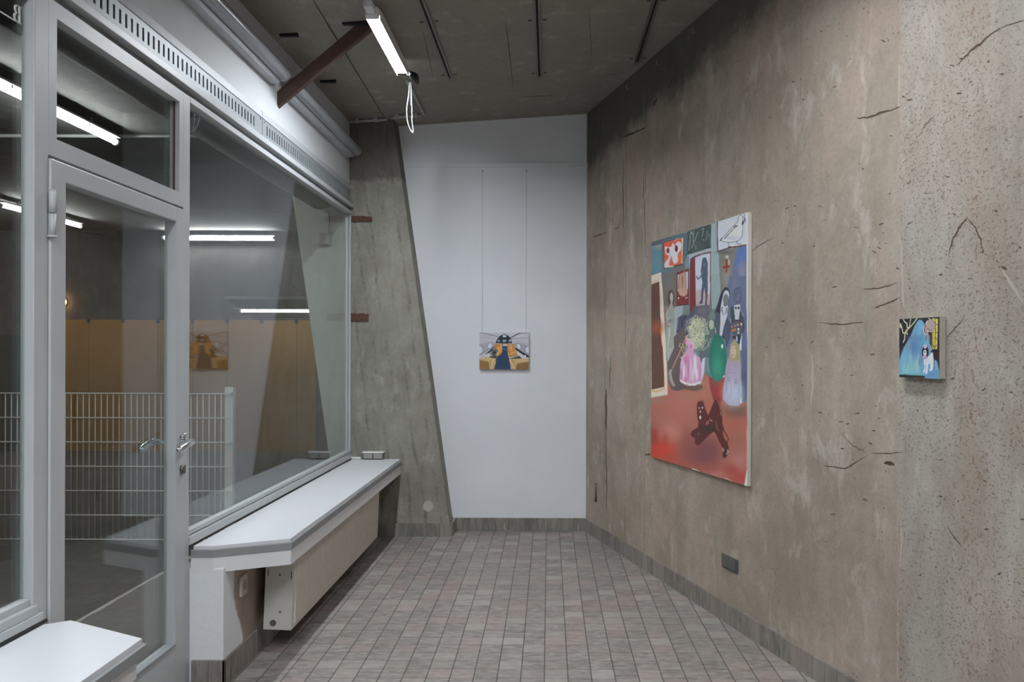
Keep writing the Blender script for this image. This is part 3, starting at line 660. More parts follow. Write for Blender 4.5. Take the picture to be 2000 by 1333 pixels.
# channels cast into the ceiling
def channel(x, y1, label):
    t = thing('ceiling_channel', (x, y1, ceilZ(x, y1)), label, 'channel', 'metal channels in the ceiling')
    def strip(xa, xb, y0, yb, drop, name, mat):
        mb = MB(); v = []
        for (xx, yy) in ((xa, y0), (xb, y0), (xb, yb), (xa, yb)): v.append((xx, yy, ceilZ(xx, yy)))
        A = [mb.bm.verts.new((p[0], p[1], p[2]-drop)) for p in v]; B = [mb.bm.verts.new((p[0], p[1], p[2]+0.01)) for p in v]
        mb.bm.faces.new(A); mb.bm.faces.new(B)
        for i in range(4): mb.bm.faces.new((A[i], A[(i+1) % 4], B[(i+1) % 4], B[i]))
        return child(mb, name, mat, t)
    strip(x-0.019, x-0.006, 0.8, y1, 0.010, 'lip', M['galv']); strip(x+0.006, x+0.019, 0.8, y1, 0.010, 'lip', M['galv'])
    strip(x-0.006, x+0.006, 0.8, y1, 0.002, 'slot', M['dark']); strip(x-0.014, x+0.014, y1, y1+0.06, 0.006, 'end_piece', M['galv'])
    for k in range(5):
        y = y1-0.05-k*0.9; strip(x-0.05, x-0.03, y-0.012, y, 0.003, 'anchor_mark', M['rust_dk']); strip(x+0.03, x+0.05, y-0.012, y, 0.003, 'anchor_mark', M['rust_dk'])
channel(-0.655, 5.44, 'metal channel in the ceiling just right of the lit tube lamp')
channel(-0.069, 5.52, 'middle one of the three metal channels in the concrete ceiling')
channel(0.565, 5.36, 'metal channel in the ceiling that ends beside the right wall')
# dark iron clips at the ceiling edge
for (px, py, L_, lb) in ((545, 66, 0.10, 'small dark clip at the ceiling edge above the near end of the tubular lights'), (668, 43, 0.15, 'dark flat iron stub on the ceiling beside the rusty strut'), (625, 157, 0.10, 'small dark clip at the ceiling edge behind the rusty strut')):
    a_, b_ = P(px, py); y = (3.198+0.069*1.21-0.013*6.54-H)/(b_-0.069*a_-0.013); x = a_*y
    tag(MB().box(x, x+L_, y, y+0.025, ceilZ(x, y)-0.012, ceilZ(x+L_, y)+0.004, 0.002).build('ceiling_clip', M['black'], base='auto'), lb, 'clip', 'iron clips on the ceiling')
# rusty angle strut from the fascia up to the ceiling
st = thing('steel_strut', (XU, 4.65, 2.78), 'rusty brown angle iron strut from the white fascia up to the ceiling', 'strut')
A0 = Vector((XU-0.03, 4.658, 2.782)); A1 = Vector((-0.93, 4.42, 3.176))
dr = (A1-A0).normalized(); sd = Vector((dr.y, -dr.x, 0)).normalized(); up = sd.cross(dr).normalized()
if up.z < 0: up = -up
def bar(u0, u1, s0, s1, z0, z1):
    mb = MB(); Mx = Matrix(((dr.x, sd.x, up.x, A0.x), (dr.y, sd.y, up.y, A0.y), (dr.z, sd.z, up.z, A0.z), (0, 0, 0, 1)))
    return mb.box(u0, u1, s0, s1, z0, z1, 0.0, Mx)
Ls = (A1-A0).length
child(bar(0, Ls, -0.003, 0.003, 0.0, 0.065), 'web', M['rust'], st); child(bar(0, Ls, -0.003, -0.030, -0.005, 0.0), 'flange', M['rust'], st)
# clear tubular light fixtures along the fascia (unlit)
def tubefix(y0, y1, label):
    cx, cz, r_ = -1.462, 2.939, 0.037
    t = thing('tubular_light', (cx, (y0+y1)/2, cz-r_), label, 'light fixture', 'clear tubular light fixtures')
    n_ = 28; mb = MB(); R = []
    for yy in (y0, y1): R.append([mb.bm.verts.new((cx+r_*math.cos(k*2*math.pi/n_), yy, cz+r_*math.sin(k*2*math.pi/n_))) for k in range(n_)])
    for k in range(n_):
        f = mb.bm.faces.new((R[0][k], R[0][(k+1) % n_], R[1][(k+1) % n_], R[1][k])); f.smooth = True
    child(mb, 'clear_shell', M['clear'], t)
    for ya, yb in ((y0-0.012, y0+0.02), (y1-0.02, y1+0.012)):
        mb = MB(); mb.tube([(cx, ya, cz), (cx, ya+0.004, cz), (cx, yb-0.004, cz), (cx, yb, cz)], [r_-0.006, r_+0.0015, r_+0.0015, r_-0.002], 28); child(mb, 'end_cap', M['greypl'], t)
    mb = MB(); mb.prism([(cx-0.028, cz-0.014), (cx-0.025, cz-0.018), (cx+0.003, cz+0.024), (cx-0.001, cz+0.028)], y0+0.03, y1-0.03, 'y'); child(mb, 'reflector', M['reflect'], t)
    mb = MB(); mb.tube([(cx+0.006, y0+0.04, cz-0.004), (cx+0.006, y1-0.04, cz-0.004)], 0.011, 14); child(mb, 'unlit_tube', M['reflect'], t)
    mb = MB(); mb.box(XU, -1.480, y0+0.02, y1-0.02, 2.881, 2.912, 0.003); mb.box(-1.484, -1.476, y0+0.02, y1-0.02, 2.889, 2.904, 0.002); child(mb, 'mounting_rail', M['alu_lt'], t)
    for yy in (y0+0.3, y1-0.3): child(MB().box(XU, cx-r_*0.8, yy, yy+0.03, cz-0.015, cz+0.015), 'wall_bracket', M['alu'], t)
tubefix(3.02, 4.54, 'near clear tubular light fixture along the white fascia, left of the rusty strut')
tubefix(4.72, 6.26, 'far clear tubular light fixture along the fascia, ending at the pillar')
# tiny hooks high on the right wall
for (px, py, lb) in ((1353, 60, 'uppermost of three tiny pale hooks under the ceiling edge on the right wall'), (1283, 122, 'middle one of three tiny pale hooks under the ceiling edge on the right wall'), (1224, 170, 'lowest of three tiny pale hooks in the far upper corner of the right wall')):
    p = onW(px, py, 0.0); q = onW(px, py, 0.016)
    tag(MB().tube(spline([p+Vector((0, 0, 0.015)), q+Vector((0, 0, 0.012)), q+Vector((0, 0, -0.008)), onW(px+3, py+4, 0.01)], 4), 0.0022, 6).build('wall_hook', M['cablew'], base='auto'), lb, 'hook', 'hooks on the right wall')
# ================================================================== PAINTINGS (pigment laid on a fine canvas mesh)
class Raster:
    """a picture rasterised in the coordinates it was traced in; ss samples per unit"""
    def __init__(s, x0, y0, x1, y1, ss, bg):
        s.x0, s.y0, s.ss = x0, y0, ss; s.w, s.h = int((x1-x0)*ss), int((y1-y0)*ss)
        s.a = np.empty((s.h, s.w, 3), np.float32); s.a[:] = np.array(bg, np.float32)
        s.o = (0, 0, 1.0)
    def crop(s, ox, oy, sc): s.o = (ox, oy, sc); return s
    def to(s, p, o=None):
        ox, oy, sc = o or s.o; return ((ox+p[0]/sc-s.x0)*s.ss, (oy+p[1]/sc-s.y0)*s.ss)
    def comp(s, x0, x1, y0, y1, m, c):
        s.a[y0:y1, x0:x1] += m[..., None]*(np.array(c, np.float32)-s.a[y0:y1, x0:x1])
    def poly(s, pts, c, al=1.0, raw=False):
        p = np.array(pts if raw else [s.to(q) if len(q) == 2 else s.to(q[:2], q[2]) for q in pts])
        x0, x1 = max(0, int(p[:,0].min())-1), min(s.w, int(p[:,0].max())+2); y0, y1 = max(0, int(p[:,1].min())-1), min(s.h, int(p[:,1].max())+2)
        if x1 <= x0 or y1 <= y0: return s
        X, Y = np.meshgrid(np.arange(x0, x1)+0.5, np.arange(y0, y1)+0.5); ins = np.zeros(X.shape, bool)
        for (ax, ay), (bx, by) in zip(p, np.roll(p, -1, 0)):
            if ay == by: continue
            k = ((ay > Y) != (by > Y)) & (X < (bx-ax)*(Y-ay)/(by-ay)+ax); ins ^= k
        s.comp(x0, x1, y0, y1, ins.astype(np.float32)*al, c); return s
    def ell(s, cx, cy, rx, ry, c, al=1.0, soft=0.0, rot=0.0):
        x, y = s.to((cx, cy)); k = s.ss/s.o[2]; rx *= k; ry *= k; R = max(rx, ry)*(1+soft*1.5)+2
        x0, x1 = max(0, int(x-R)), min(s.w, int(x+R)+1); y0, y1 = max(0, int(y-R)), min(s.h, int(y+R)+1)
        if x1 <= x0 or y1 <= y0: return s
        X, Y = np.meshgrid(np.arange(x0, x1)+0.5-x, np.arange(y0, y1)+0.5-y); r = math.radians(rot)
        U, V = X*math.cos(r)+Y*math.sin(r), -X*math.sin(r)+Y*math.cos(r); d = np.sqrt((U/rx)**2+(V/ry)**2)
        m = (d < 1).astype(np.float32) if soft == 0 else np.clip((1+soft-d)/(2*soft), 0, 1); m = m*m*(3-2*m)
        s.comp(x0, x1, y0, y1, m.astype(np.float32)*al, c); return s
    def line(s, pts, w, c, al=1.0):
        p = [s.to(q) if len(q) == 2 else s.to(q[:2], q[2]) for q in pts]; r = w*s.ss/2
        for a, b in zip(p, p[1:]):
            x0, x1 = max(0, int(min(a[0], b[0])-r-1)), min(s.w, int(max(a[0], b[0])+r+2)); y0, y1 = max(0, int(min(a[1], b[1])-r-1)), min(s.h, int(max(a[1], b[1])+r+2))
            if x1 <= x0 or y1 <= y0: continue
            X, Y = np.meshgrid(np.arange(x0, x1)+0.5, np.arange(y0, y1)+0.5); dx, dy = b[0]-a[0], b[1]-a[1]; L = dx*dx+dy*dy+1e-9
            t = np.clip(((X-a[0])*dx+(Y-a[1])*dy)/L, 0, 1); d = np.hypot(X-a[0]-t*dx, Y-a[1]-t*dy)
            s.comp(x0, x1, y0, y1, np.clip(r+0.5-d, 0, 1).astype(np.float32)*al, c)
        return s
    def blob(s, cx, cy, rx, ry, c, al=0.8, rot=0): return s.ell(cx, cy, rx, ry, c, al, 0.85, rot)
def sc8(ox, oy): return (ox, oy, 8.327)
c1, c2, c3, c4, c5, c6, c7 = sc8(1265, 400), sc8(1365, 400), sc8(1265, 540), sc8(1365, 540), sc8(1265, 680), sc8(1365, 680), (1265, 820, 9.524)
def on(o, *pts): return [(x, y, o) for x, y in pts]
def big():
    R = Raster(1265, 400, 1470, 960, 6, (112, 122, 122)); rnd = random.Random(3)
    def U(o): R.o = o; return R
    # wall of the painted room
    U(c1).poly([(55,1160),(235,1110),(240,620),(50,680)], (88,122,138)); R.blob(170,690,80,45,(150,142,136),0.9); R.blob(150,900,60,160,(96,130,142),0.6)
    R.poly([(40,620),(600,470),(700,440),(700,520),(600,545),(240,640),(50,700)], (74,88,98))
    R.poly([(225,600),(640,460),(645,840),(480,1060),(300,1400),(225,1120)], (86,104,114)); R.poly([(330,1060),(645,960),(690,1060),(470,1100),(460,1333),(235,1333)], (104,104,106)); R.blob(300,1080,70,90,(88,112,126),0.8)
    U(c3).poly([(215,-40),(470,-40),(470,500),(430,560),(250,900),(235,300)], (102,97,96)); R.blob(350,120,90,130,(110,106,104),0.7)
    U(c3).poly([(250,500),(330,480),(300,700),(290,1000),(268,800)], (138,112,104))
    U(c2).poly([(190,318),(290,285),(300,740),(330,900),(352,1400),(190,1400)], (148,163,166)); R.blob(260,900,50,160,(140,160,160),0.7)
    U(c4).poly([(195,-50),(352,-50),(345,330),(270,520),(200,540)], (140,158,158))
    U(c2).poly([(330,765),(600,690),(560,1000),(480,1400),(350,1400),(318,900)], (118,116,108)); R.blob(460,1180,70,160,(140,140,134),0.7)
    R.poly([(608,700),(770,655),(772,935),(690,930),(560,1045)], (90,114,160)); R.poly([(560,1040),(690,925),(775,925),(778,1400),(480,1400)], (112,116,142)); R.blob(690,1150,50,200,(138,134,160),0.7); R.blob(585,1150,50,120,(92,104,138),0.7)
    U(c4).poly([(490,-20),(778,-20),(785,1400),(430,1400),(440,300)], (100,108,134)); R.blob(730,900,50,500,(88,98,132),0.8); R.blob(600,140,60,140,(120,120,142),0.5)
    U(c6).poly([(680,-20),(788,-20),(782,800),(750,890),(700,700),(685,300)], (84,93,118)); R.blob(750,600,40,200,(66,76,98),0.7)
    # floor
    R.poly([(50,805,c5),(325,765,c5),(330,560,c5),(50,610,c6),(100,380,c6),(420,440,c6),(390,800,c6),(800,890,c6),(1870,1245,c7),(50,705,c7)], (160,98,84))
    for (x,y,rx,ry,c,a) in ((280,560,240,200,(190,66,48),1),(120,330,90,220,(146,56,46),.9),(120,620,130,110,(188,62,46),.9),(420,230,170,170,(182,118,108),.9),(220,60,160,110,(160,100,90),.8),(1000,640,330,230,(122,72,72),.95),(760,420,120,200,(132,76,66),.8),(1130,560,200,260,(116,70,74),.8),(1700,700,130,220,(172,112,110),.85),(1720,1080,160,110,(164,72,68),.9),(1300,1010,240,70,(178,112,108),.85),(1000,900,300,90,(150,80,70),.7),(1650,420,180,200,(146,92,78),.8),(1550,930,130,90,(150,64,58),.7),(420,760,160,110,(168,74,56),.8),(620,830,120,70,(158,78,66),.8),(330,380,60,120,(150,56,46),.5)):
        U(c7).blob(x,y,rx,ry,c,a)
    U(c5).blob(560,960,220,240,(170,104,94),.8); R.blob(180,860,120,60,(152,112,98),.8); R.blob(700,780,200,80,(160,112,92),.7)
    U(c6).blob(100,640,90,160,(168,110,92),.8); R.blob(620,1030,190,110,(112,84,74),.95); R.blob(600,1250,160,120,(158,92,78),.8)
    R.poly([(160,450),(290,455),(300,830),(240,860),(180,640)], (138,62,60)); R.poly([(285,455),(430,450),(385,835),(350,900),(305,880)], (158,58,50))
    # open doorway at the left edge
    U(c3); R.poly([(40,1168,c1),(216,1104,c1),(216,0,c3),(246,300,c3),(272,800,c3),(292,1100,c3),(302,0,c5),(312,300,c5),(326,768,c5),(40,822,c5)], (206,192,176))
    R.line([(55,1163,c1),(215,1103,c1)], 0.8, (60,50,46)); R.poly([(50,150,c3),(185,95,c3),(200,600,c3),(225,1000,c3),(245,60,c5),(255,300,c5),(272,640,c5),(66,690,c5)], (92,62,52))
    R.blob(150,840,90,110,(140,76,52),.9); R.blob(120,400,70,200,(84,52,42),.6); R.line([(204,860,c3),(228,1100,c3),(244,0,c5),(262,330,c5),(272,620,c5)], 1.1, (190,116,72)); R.line([(66,705,c5),(150,720,c5),(275,660,c5)], 2.4, (196,146,100)); R.line([(60,1290,c1),(185,1220,c1)], 1, (186,160,140))
    # small framed pictures on the painted wall
    U(c1).poly([(240,625),(580,525),(575,985),(260,1060)], (72,66,72)); R.poly([(255,632),(570,538),(562,962),(268,1042)], (202,90,60)); R.poly([(545,548),(572,537),(562,962),(540,968),(535,900),(556,700)], (210,196,178)); R.poly([(260,960),(300,1000),(420,1000),(420,1020),(270,1042)], (210,190,175))
    R.blob(530,870,40,60,(206,110,58),.8)
    wing = (200,198,204)
    R.poly([(268,700),(300,690),(345,705),(372,690),(385,740),(372,810),(345,830),(320,835),(290,810)],wing); R.poly([(430,720),(445,650),(480,605),(525,610),(552,650),(545,720),(520,770),(480,800),(440,790)],wing); R.poly([(340,820),(372,700),(400,650),(428,660),(445,790),(495,800),(480,850),(495,910),(470,960),(425,980),(402,930),(392,850),(378,850),(352,930),(345,990),(300,1015),(275,960),(300,910),(335,880)],wing)
    for e in ((325,757,23,44),(461,722,25,54)): R.ell(*e,(112,34,46))
    for l in ([(385,610),(405,650),(420,660)],[(430,610),(420,650)],[(290,930),(330,900),(345,960),(310,990)],[(400,940),(440,970),(490,930),(470,890)],[(350,800),(380,850),(390,930)]): R.line(l,0.7,(150,146,156))
    R.line([(430,600),(470,560),(530,560)],0.9,(206,196,196)); R.ell(408,650,12,14,(220,216,214))
    U(c1).poly([(640,430,c1),(920,340,c1),(192,316,c2),(188,692,c2),(0,745,c2),(640,812,c1)], (62,76,74)); R.line([(640,812,c1),(0,742,c2),(188,690,c2)],1.6,(38,48,50)); R.blob(800,700,90,90,(80,88,84),.7); R.line([(645,440,c1),(642,800,c1)],1.2,(48,60,62))
    for l,w in (([(815,440),(760,580),(708,705)],1.0),([(690,450),(680,620),(665,745)],1.1),([(745,425),(730,560),(735,600)],1.2),([(700,440),(720,480)],1.8),([(775,660),(780,730)],.9)): R.line([(x,y,c1) for x,y in l],w,(158,168,164))
    for l,w in (([(20,410),(75,385),(40,520)],1.0),([(135,420),(118,490)],.9),([(145,460),(175,520),(172,620)],.7),([(140,500),(95,585)],.9),([(60,560),(70,580)],1.2)): R.line([(x,y,c2) for x,y in l],w,(150,160,156))
    R.poly([(640,822,c1),(916,735,c1),(190,700,c2),(190,770,c2),(0,830,c2),(770,835,c1),(690,900,c1),(672,1035,c1),(640,1030,c1)], (156,166,172)); R.poly([(635,830,c1),(668,840,c1),(668,1035,c1),(600,1030,c1)], (112,132,150))
    U(c2).poly([(298,278),(795,96),(775,640),(305,748)], (192,196,206)); R.line([(293,282),(291,500),(302,755)],2.2,(74,48,54)); R.line([(302,754),(430,715),(490,688),(600,672),(768,640)],2.6,(90,56,56)); R.line([(480,690),(500,680)],3.6,(60,44,46)); R.blob(420,770,120,30,(90,84,80),.6)
    bird = [(335,580),(500,400),(632,258),(634,200),(655,165),(682,158),(706,190),(706,240),(692,300),(710,340),(706,430),(690,510),(640,570),(560,598),(470,606),(390,594),(350,572)]
    R.poly(bird,(204,204,210)); R.line(bird+[bird[0]],1.0,(74,76,84)); R.blob(520,530,120,40,(180,182,192),.7)
    for l,w in (([(695,300),(715,262),(742,232)],2.2),([(700,312),(720,280)],2.4),([(730,140),(726,190),(742,250),(750,280)],1.0),([(745,225),(735,200)],1.2),([(625,325),(560,380),(420,530)],1.2),([(600,330),(560,350)],1.8),([(475,470),(410,545)],1.4),([(475,604),(478,640),(470,668)],.9),([(604,590),(625,630),(680,628)],1.2),([(340,580),(370,540)],2.0)): R.line(l,w,(66,66,74))
    R.poly([(430,883),(460,880),(456,1098),(430,1100)],(142,46,44)); R.poly([(388,995),(492,974),(492,1014),(392,1034)],(142,46,44)); R.ell(452,842,26,28,(196,196,184),.8,.5); R.ell(484,925,14,50,(186,186,176),.8,.5)
    # legs picture
    U(c1).poly([(468,1105,c1),(660,1052,c1),(668,462,c3),(462,490,c3)], (112,46,46)); R.poly([(484,1148,c1),(648,1088,c1),(648,205,c3),(484,245,c3)], (194,196,202))
    U(c3).poly([(498,60),(505,-30),(540,-60),(552,-10),(556,190),(562,190),(566,-60),(600,-90),(618,-40),(622,200),(645,215),(640,290),(590,330),(535,320),(500,280),(495,220)], (176,142,120)); R.blob(565,270,50,50,(186,152,128),.8)
    R.line([(495,220),(500,30),(512,-30),(540,-55),(555,0),(560,200)],.9,(110,52,52)); R.line([(560,200),(568,-60),(600,-88),(618,-40),(622,200)],.9,(110,52,52)); R.line([(500,290),(540,325),(600,330),(645,290)],.8,(150,90,76)); R.ell(498,360,12,14,(214,196,186)); R.line([(612,360),(640,345)],1.6,(214,196,186)); R.line([(465,488),(560,470),(660,462)],1.2,(40,24,28))
    # red side and picture of a standing figure
    U(c3).poly([(685,905,c1),(775,835,c1),(770,0,c3),(778,480,c3),(700,595,c3),(680,590,c3)], (112,50,52)); R.poly([(764,865,c1),(900,810,c1),(182,786,c2),(180,1333,c2),(168,462,c4),(0,488,c4),(785,492,c3)], (186,190,202))
    R.poly([(776,235,c3),(900,200,c3),(170,300,c4),(168,462,c4),(0,488,c4),(785,492,c3)], (178,158,158)); R.line([(785,492,c3),(0,488,c4),(168,462,c4)],1.3,(70,70,84)); R.line([(184,770,c2),(182,1250,c2),(186,0,c4),(184,380,c4),(205,565,c4)],1.5,(112,58,58)); R.line([(690,895,c1),(770,838,c1),(916,790,c1),(185,765,c2)],2.0,(76,50,54))
    fig = (76,84,102)
    R.poly([(48,900,c2),(60,855,c2),(72,870,c2),(95,850,c2),(118,880,c2),(140,960,c2),(135,1050,c2),(142,1110,c2),(132,1333,c2),(140,60,c4),(140,250,c4),(128,400,c4),(122,495,c4),(95,498,c4),(104,300,c4),(84,180,c4),(66,290,c4),(60,400,c4),(60,440,c4),(20,450,c4),(0,440,c4),(30,370,c4),(36,240,c4),(55,60,c4),(45,1240,c2),(25,1080,c2)], fig)
    R.line([(900,1080,c1),(850,1180,c1),(815,1210,c1),(792,1170,c1)],2.6,(92,104,118)); R.blob(100,980,30,70,(120,126,140),.6) if False else None
    U(c2).ell(85,975,16,40,(112,120,134),.7,.6)
    # white-clad figure at the left
    U(c3).poly([(430,500),(575,480),(565,640),(475,680),(465,930),(400,1260),(430,900)], (152,160,168)); R.poly([(312,560),(345,500),(400,480),(432,540),(420,760),(446,960),(420,1150),(370,1280),(335,1380),(296,1380),(290,1000),(312,800),(286,660)], (142,148,138)); R.line([(355,840),(335,1100),(315,1250)],1.2,(196,196,182)); R.line([(320,570),(296,660),(330,720),(345,660)],.9,(186,180,166)); R.line([(446,960),(415,1180),(360,1310)],1.6,(178,186,188))
    R.ell(376,355,54,128,(72,60,58)); R.ell(384,352,26,84,(178,162,152)); R.ell(376,405,8,10,(130,88,84)); R.poly([(365,440),(402,430),(400,500),(350,540)],(160,146,134)); R.ell(350,800,34,26,(168,142,128),.8,.4); R.ell(338,822,8,9,(44,36,36))
    R.blob(370,730,40,30,(112,116,116),.6)
    U(c5).poly([(300,0),(425,10),(330,240)], (156,162,158))
    # dark seated shapes
    U(c3).poly([(500,670),(560,630),(660,640),(760,500),(930,470),(930,760),(700,700),(660,900),(640,960),(560,945),(465,920),(485,800)], (74,76,94)); R.blob(640,760,60,120,(96,96,116),.7); R.blob(850,560,100,80,(106,102,118),.7); R.line([(620,650),(560,740),(560,850),(640,940)],3,(50,54,70)); R.poly([(478,920),(600,950),(560,1110),(420,1170),(455,1030)], (74,80,92)); R.blob(520,1000,40,70,(120,128,140),.6); R.line([(470,900),(560,940)],2.2,(40,44,58))
    U(c4).poly([(0,490),(160,470),(182,560),(130,740),(100,900),(0,900)], (98,94,108)); R.blob(60,560,60,60,(112,108,118),.6)
    U(c5).poly([(320,250),(425,10),(420,-170),(570,-340),(640,-330),(600,0),(530,560),(640,625),(880,600),(890,660),(760,700),(600,672),(480,705),(390,680),(335,540)], (92,80,80)); R.blob(450,300,70,200,(98,86,88),.6); R.blob(760,650,130,40,(104,84,70),.8)
    # robed figure with pale mask
    U(c4).poly([(150,690),(250,690),(275,860),(345,960),(180,1000),(150,1333),(20,1400),(90,1000),(100,850)], (84,99,99)); R.poly([(0,1150),(150,1050),(165,1400),(0,1400)], (84,96,104)); R.ell(202,780,40,80,(172,178,154)); R.line([(185,760),(195,760)],.6,(120,124,108)); R.line([(212,760),(222,760)],.6,(120,124,108)); R.line([(190,820),(216,820)],.6,(130,134,116)); R.line([(120,860),(150,720)],1,(160,164,156)); R.line([(260,830),(275,915)],1.2,(176,180,176))
    # figure in a black veil
    R.poly([(425,165),(468,178),(500,250),(496,330),(480,500),(468,690),(390,900),(420,1030),(350,950),(330,700),(250,590),(300,450),(340,300),(385,215)], (46,50,60)); R.poly([(260,560),(335,600),(340,950),(300,930),(255,800)], (78,86,98)); R.poly([(430,213),(478,232),(492,290),(488,330),(470,480),(462,640),(405,800),(372,965),(338,950),(345,640),(352,480),(372,380),(395,270)], (190,192,200)); R.ell(436,375,47,97,(114,117,119)); R.line([(398,440),(425,480),(465,440)],1.2,(40,40,46)); R.line([(378,490),(372,550),(392,615)],1.2,(50,52,58)); R.line([(360,552),(385,548)],.9,(50,52,58)); R.line([(448,500),(445,560),(425,600)],1.2,(50,52,58)); R.blob(375,740,25,60,(190,188,168),.6)
    R.poly([(468,690),(405,810),(380,900),(415,1020),(450,1160),(510,1000),(510,740),(490,650)], (72,78,98)); R.poly([(470,480),(510,480),(520,760),(470,690)], (104,110,128))
    # figure in a dinner jacket with a tray
    R.ell(622,310,62,142,(94,99,116)); R.line([(565,300),(570,220),(600,175),(640,190),(655,155),(685,200),(690,300),(670,420)],1.2,(66,72,90)); R.ell(600,310,12,8,(70,74,88)); R.ell(642,305,12,8,(150,152,164)); R.line([(590,400),(650,405)],1,(70,74,88)); R.blob(620,360,30,40,(110,114,130),.6)
    R.poly([(510,490),(570,460),(600,700),(650,690),(675,470),(720,600),(735,760),(690,790),(515,740)], (66,74,84)); R.poly([(562,465),(668,440),(672,500),(645,690),(588,697)], (186,189,195)); R.poly([(580,478),(618,500),(658,472),(655,525),(618,510),(586,530)], (54,48,58)); R.line([(512,690),(516,745)],1.0,(190,196,200)); R.line([(680,520),(725,640)],1.6,(150,156,160))
    R.ell(620,822,120,130,(52,56,66)); R.ell(614,830,108,118,(84,86,94))
    for (x,y,c) in ((530,812,(206,120,92)),(545,872,(200,118,62)),(585,860,(196,128,70)),(680,745,(184,60,44)),(690,765,(214,206,196)),(688,820,(120,60,90)),(640,905,(206,200,192)),(585,795,(130,130,120)),(630,775,(160,150,132)),(640,830,(60,66,66)),(640,850,(190,206,204))): R.ell(x,y,17,20,c)
    for (x,y) in ((530,812),(640,905),(680,752)): R.ell(x,y,8,9,(96,60,56))
    R.poly([(540,955),(602,955),(610,1015),(545,1010)],(52,58,68)); R.poly([(618,955),(690,930),(650,1140),(625,1060)],(46,50,62)); R.poly([(606,955),(622,965),(625,1060),(606,1020)],(196,200,204)); R.poly([(700,900),(690,1200),(655,1190),(655,1120)],(184,194,208))
    # girl with fair hair, mauve dress
    U(c6).poly([(478,150),(560,125),(665,140),(690,300),(680,470),(700,620),(705,880),(640,940),(500,928),(440,880),(393,830),(398,620),(430,470),(440,300)], (158,150,168)); R.blob(560,720,150,190,(172,180,198),.95); R.blob(580,240,90,90,(152,140,156),.7)
    for l,c in (([(500,200),(470,420),(440,700)],(150,112,138)),([(600,400),(590,520),(575,680)],(178,128,150)),([(520,560),(530,700),(500,820)],(136,144,168)),([(650,480),(660,640),(640,760)],(140,146,166)),([(550,180),(570,190),(600,170)],(112,92,128)),([(500,390),(545,400),(590,392)],(128,112,160))): R.line(l,.9,c)
    for e in ((496,500,20,32),(606,535,20,42)): R.ell(*e,(92,88,112)); R.ell(e[0],e[1],e[2]-7,e[3]-8,(176,166,182))
    R.poly([(675,820),(690,800),(700,880),(680,890)],(206,208,216))
    U(c4).poly([(588,1005),(602,1060),(645,1090),(672,1200),(680,1360),(485,1360),(498,1190),(520,1090),(560,1040)], (152,142,108)); R.ell(566,1215,40,98,(188,168,148)); R.line([(540,1165),(552,1163)],.7,(70,58,54)); R.line([(572,1165),(584,1160)],.9,(60,50,48)); R.line([(560,1190),(556,1225),(566,1230)],.6,(140,110,98)); R.line([(545,1285),(556,1262),(572,1275)],.9,(120,84,78)); R.line([(600,1090),(620,1240),(640,1340)],1.2,(130,122,92)); R.line([(520,1120),(508,1240),(505,1340)],1.2,(168,160,126))
    U(c6).poly([(495,-10),(530,0),(545,120),(570,150),(600,100),(605,0),(665,-10),(672,110),(610,110),(566,158),(530,120),(500,100)],(150,140,108)) if False else None
    # green balloon and what it shades
    U(c6); R.poly([(75,330),(110,140),(190,160),(240,420),(250,470),(190,470),(110,430)], (112,124,130)); R.poly([(100,390),(240,400),(255,460),(190,475),(120,435)], (88,118,118)); R.poly([(255,435),(300,420),(430,445),(420,462),(375,490),(290,470)], (196,196,198)); R.line([(360,425),(440,412)],2.0,(92,122,122)); R.poly([(62,170),(100,150),(84,400),(40,560),(20,590),(20,300)], (188,188,194))
    U(c4).ell(304,1325,144,382,(36,104,88)); R.blob(300,1480,90,200,(64,142,122),.8); R.blob(330,1180,80,120,(50,124,104),.6); R.ell(378,1132,17,34,(206,224,220))
    U(c6).line([(305,428),(300,445)],1.2,(30,84,70))
    # girl seen from behind: pink dress, hair of curls
    U(c3).poly([(625,1000),(690,1020),(740,1060),(765,1110),(742,1240),(800,1333),(860,1400),(560,1400),(600,1310),(658,1245),(655,1120),(612,1095)], (198,146,184)); R.line([(690,1120),(696,1200),(715,1120)],1.6,(190,90,140))
    U(c5).poly([(655,0),(735,0),(745,100),(850,155),(872,300),(880,560),(760,615),(655,618),(545,570),(520,540),(530,250),(560,150)], (194,146,176)); R.blob(620,200,40,80,(180,110,150),.8)
    for (x,y,rx,ry,c) in ((590,400,18,150,(208,206,216)),(770,260,26,160,(208,212,222)),(800,430,22,90,(206,206,218)),(700,350,16,180,(206,178,200)),(560,230,14,90,(202,176,204)),(660,330,14,170,(176,116,154)),(850,380,12,160,(182,124,168)),(735,440,12,110,(214,204,214)),(545,430,12,90,(176,108,150)),(620,520,30,60,(186,120,160))): R.ell(x,y,rx,ry,c,.85,.5)
    hem = [(520,540),(560,565),(600,598),(650,588),(670,618),(720,608),(770,618),(800,590),(850,580),(880,540),(860,545),(800,560),(720,580),(640,570),(570,540),(540,520)]
    R.poly(hem,(208,206,214))
    R.line([(640,960,c3),(480,1333,c3),(405,335,c5)],1.9,(178,116,94)); R.line([(635,965,c3),(480,1320,c3),(410,320,c5)],.8,(200,142,116)); R.line([(375,372),(362,420),(375,520),(410,590),(425,610)],5.6,(152,141,132)); R.line([(372,380),(385,470),(420,590)],1.4,(168,158,148)); R.ell(372,375,14,22,(160,150,140))
    U(c3).ell(795,900,120,200,(120,126,112)); R.ell(840,1100,80,110,(120,128,116),.8)
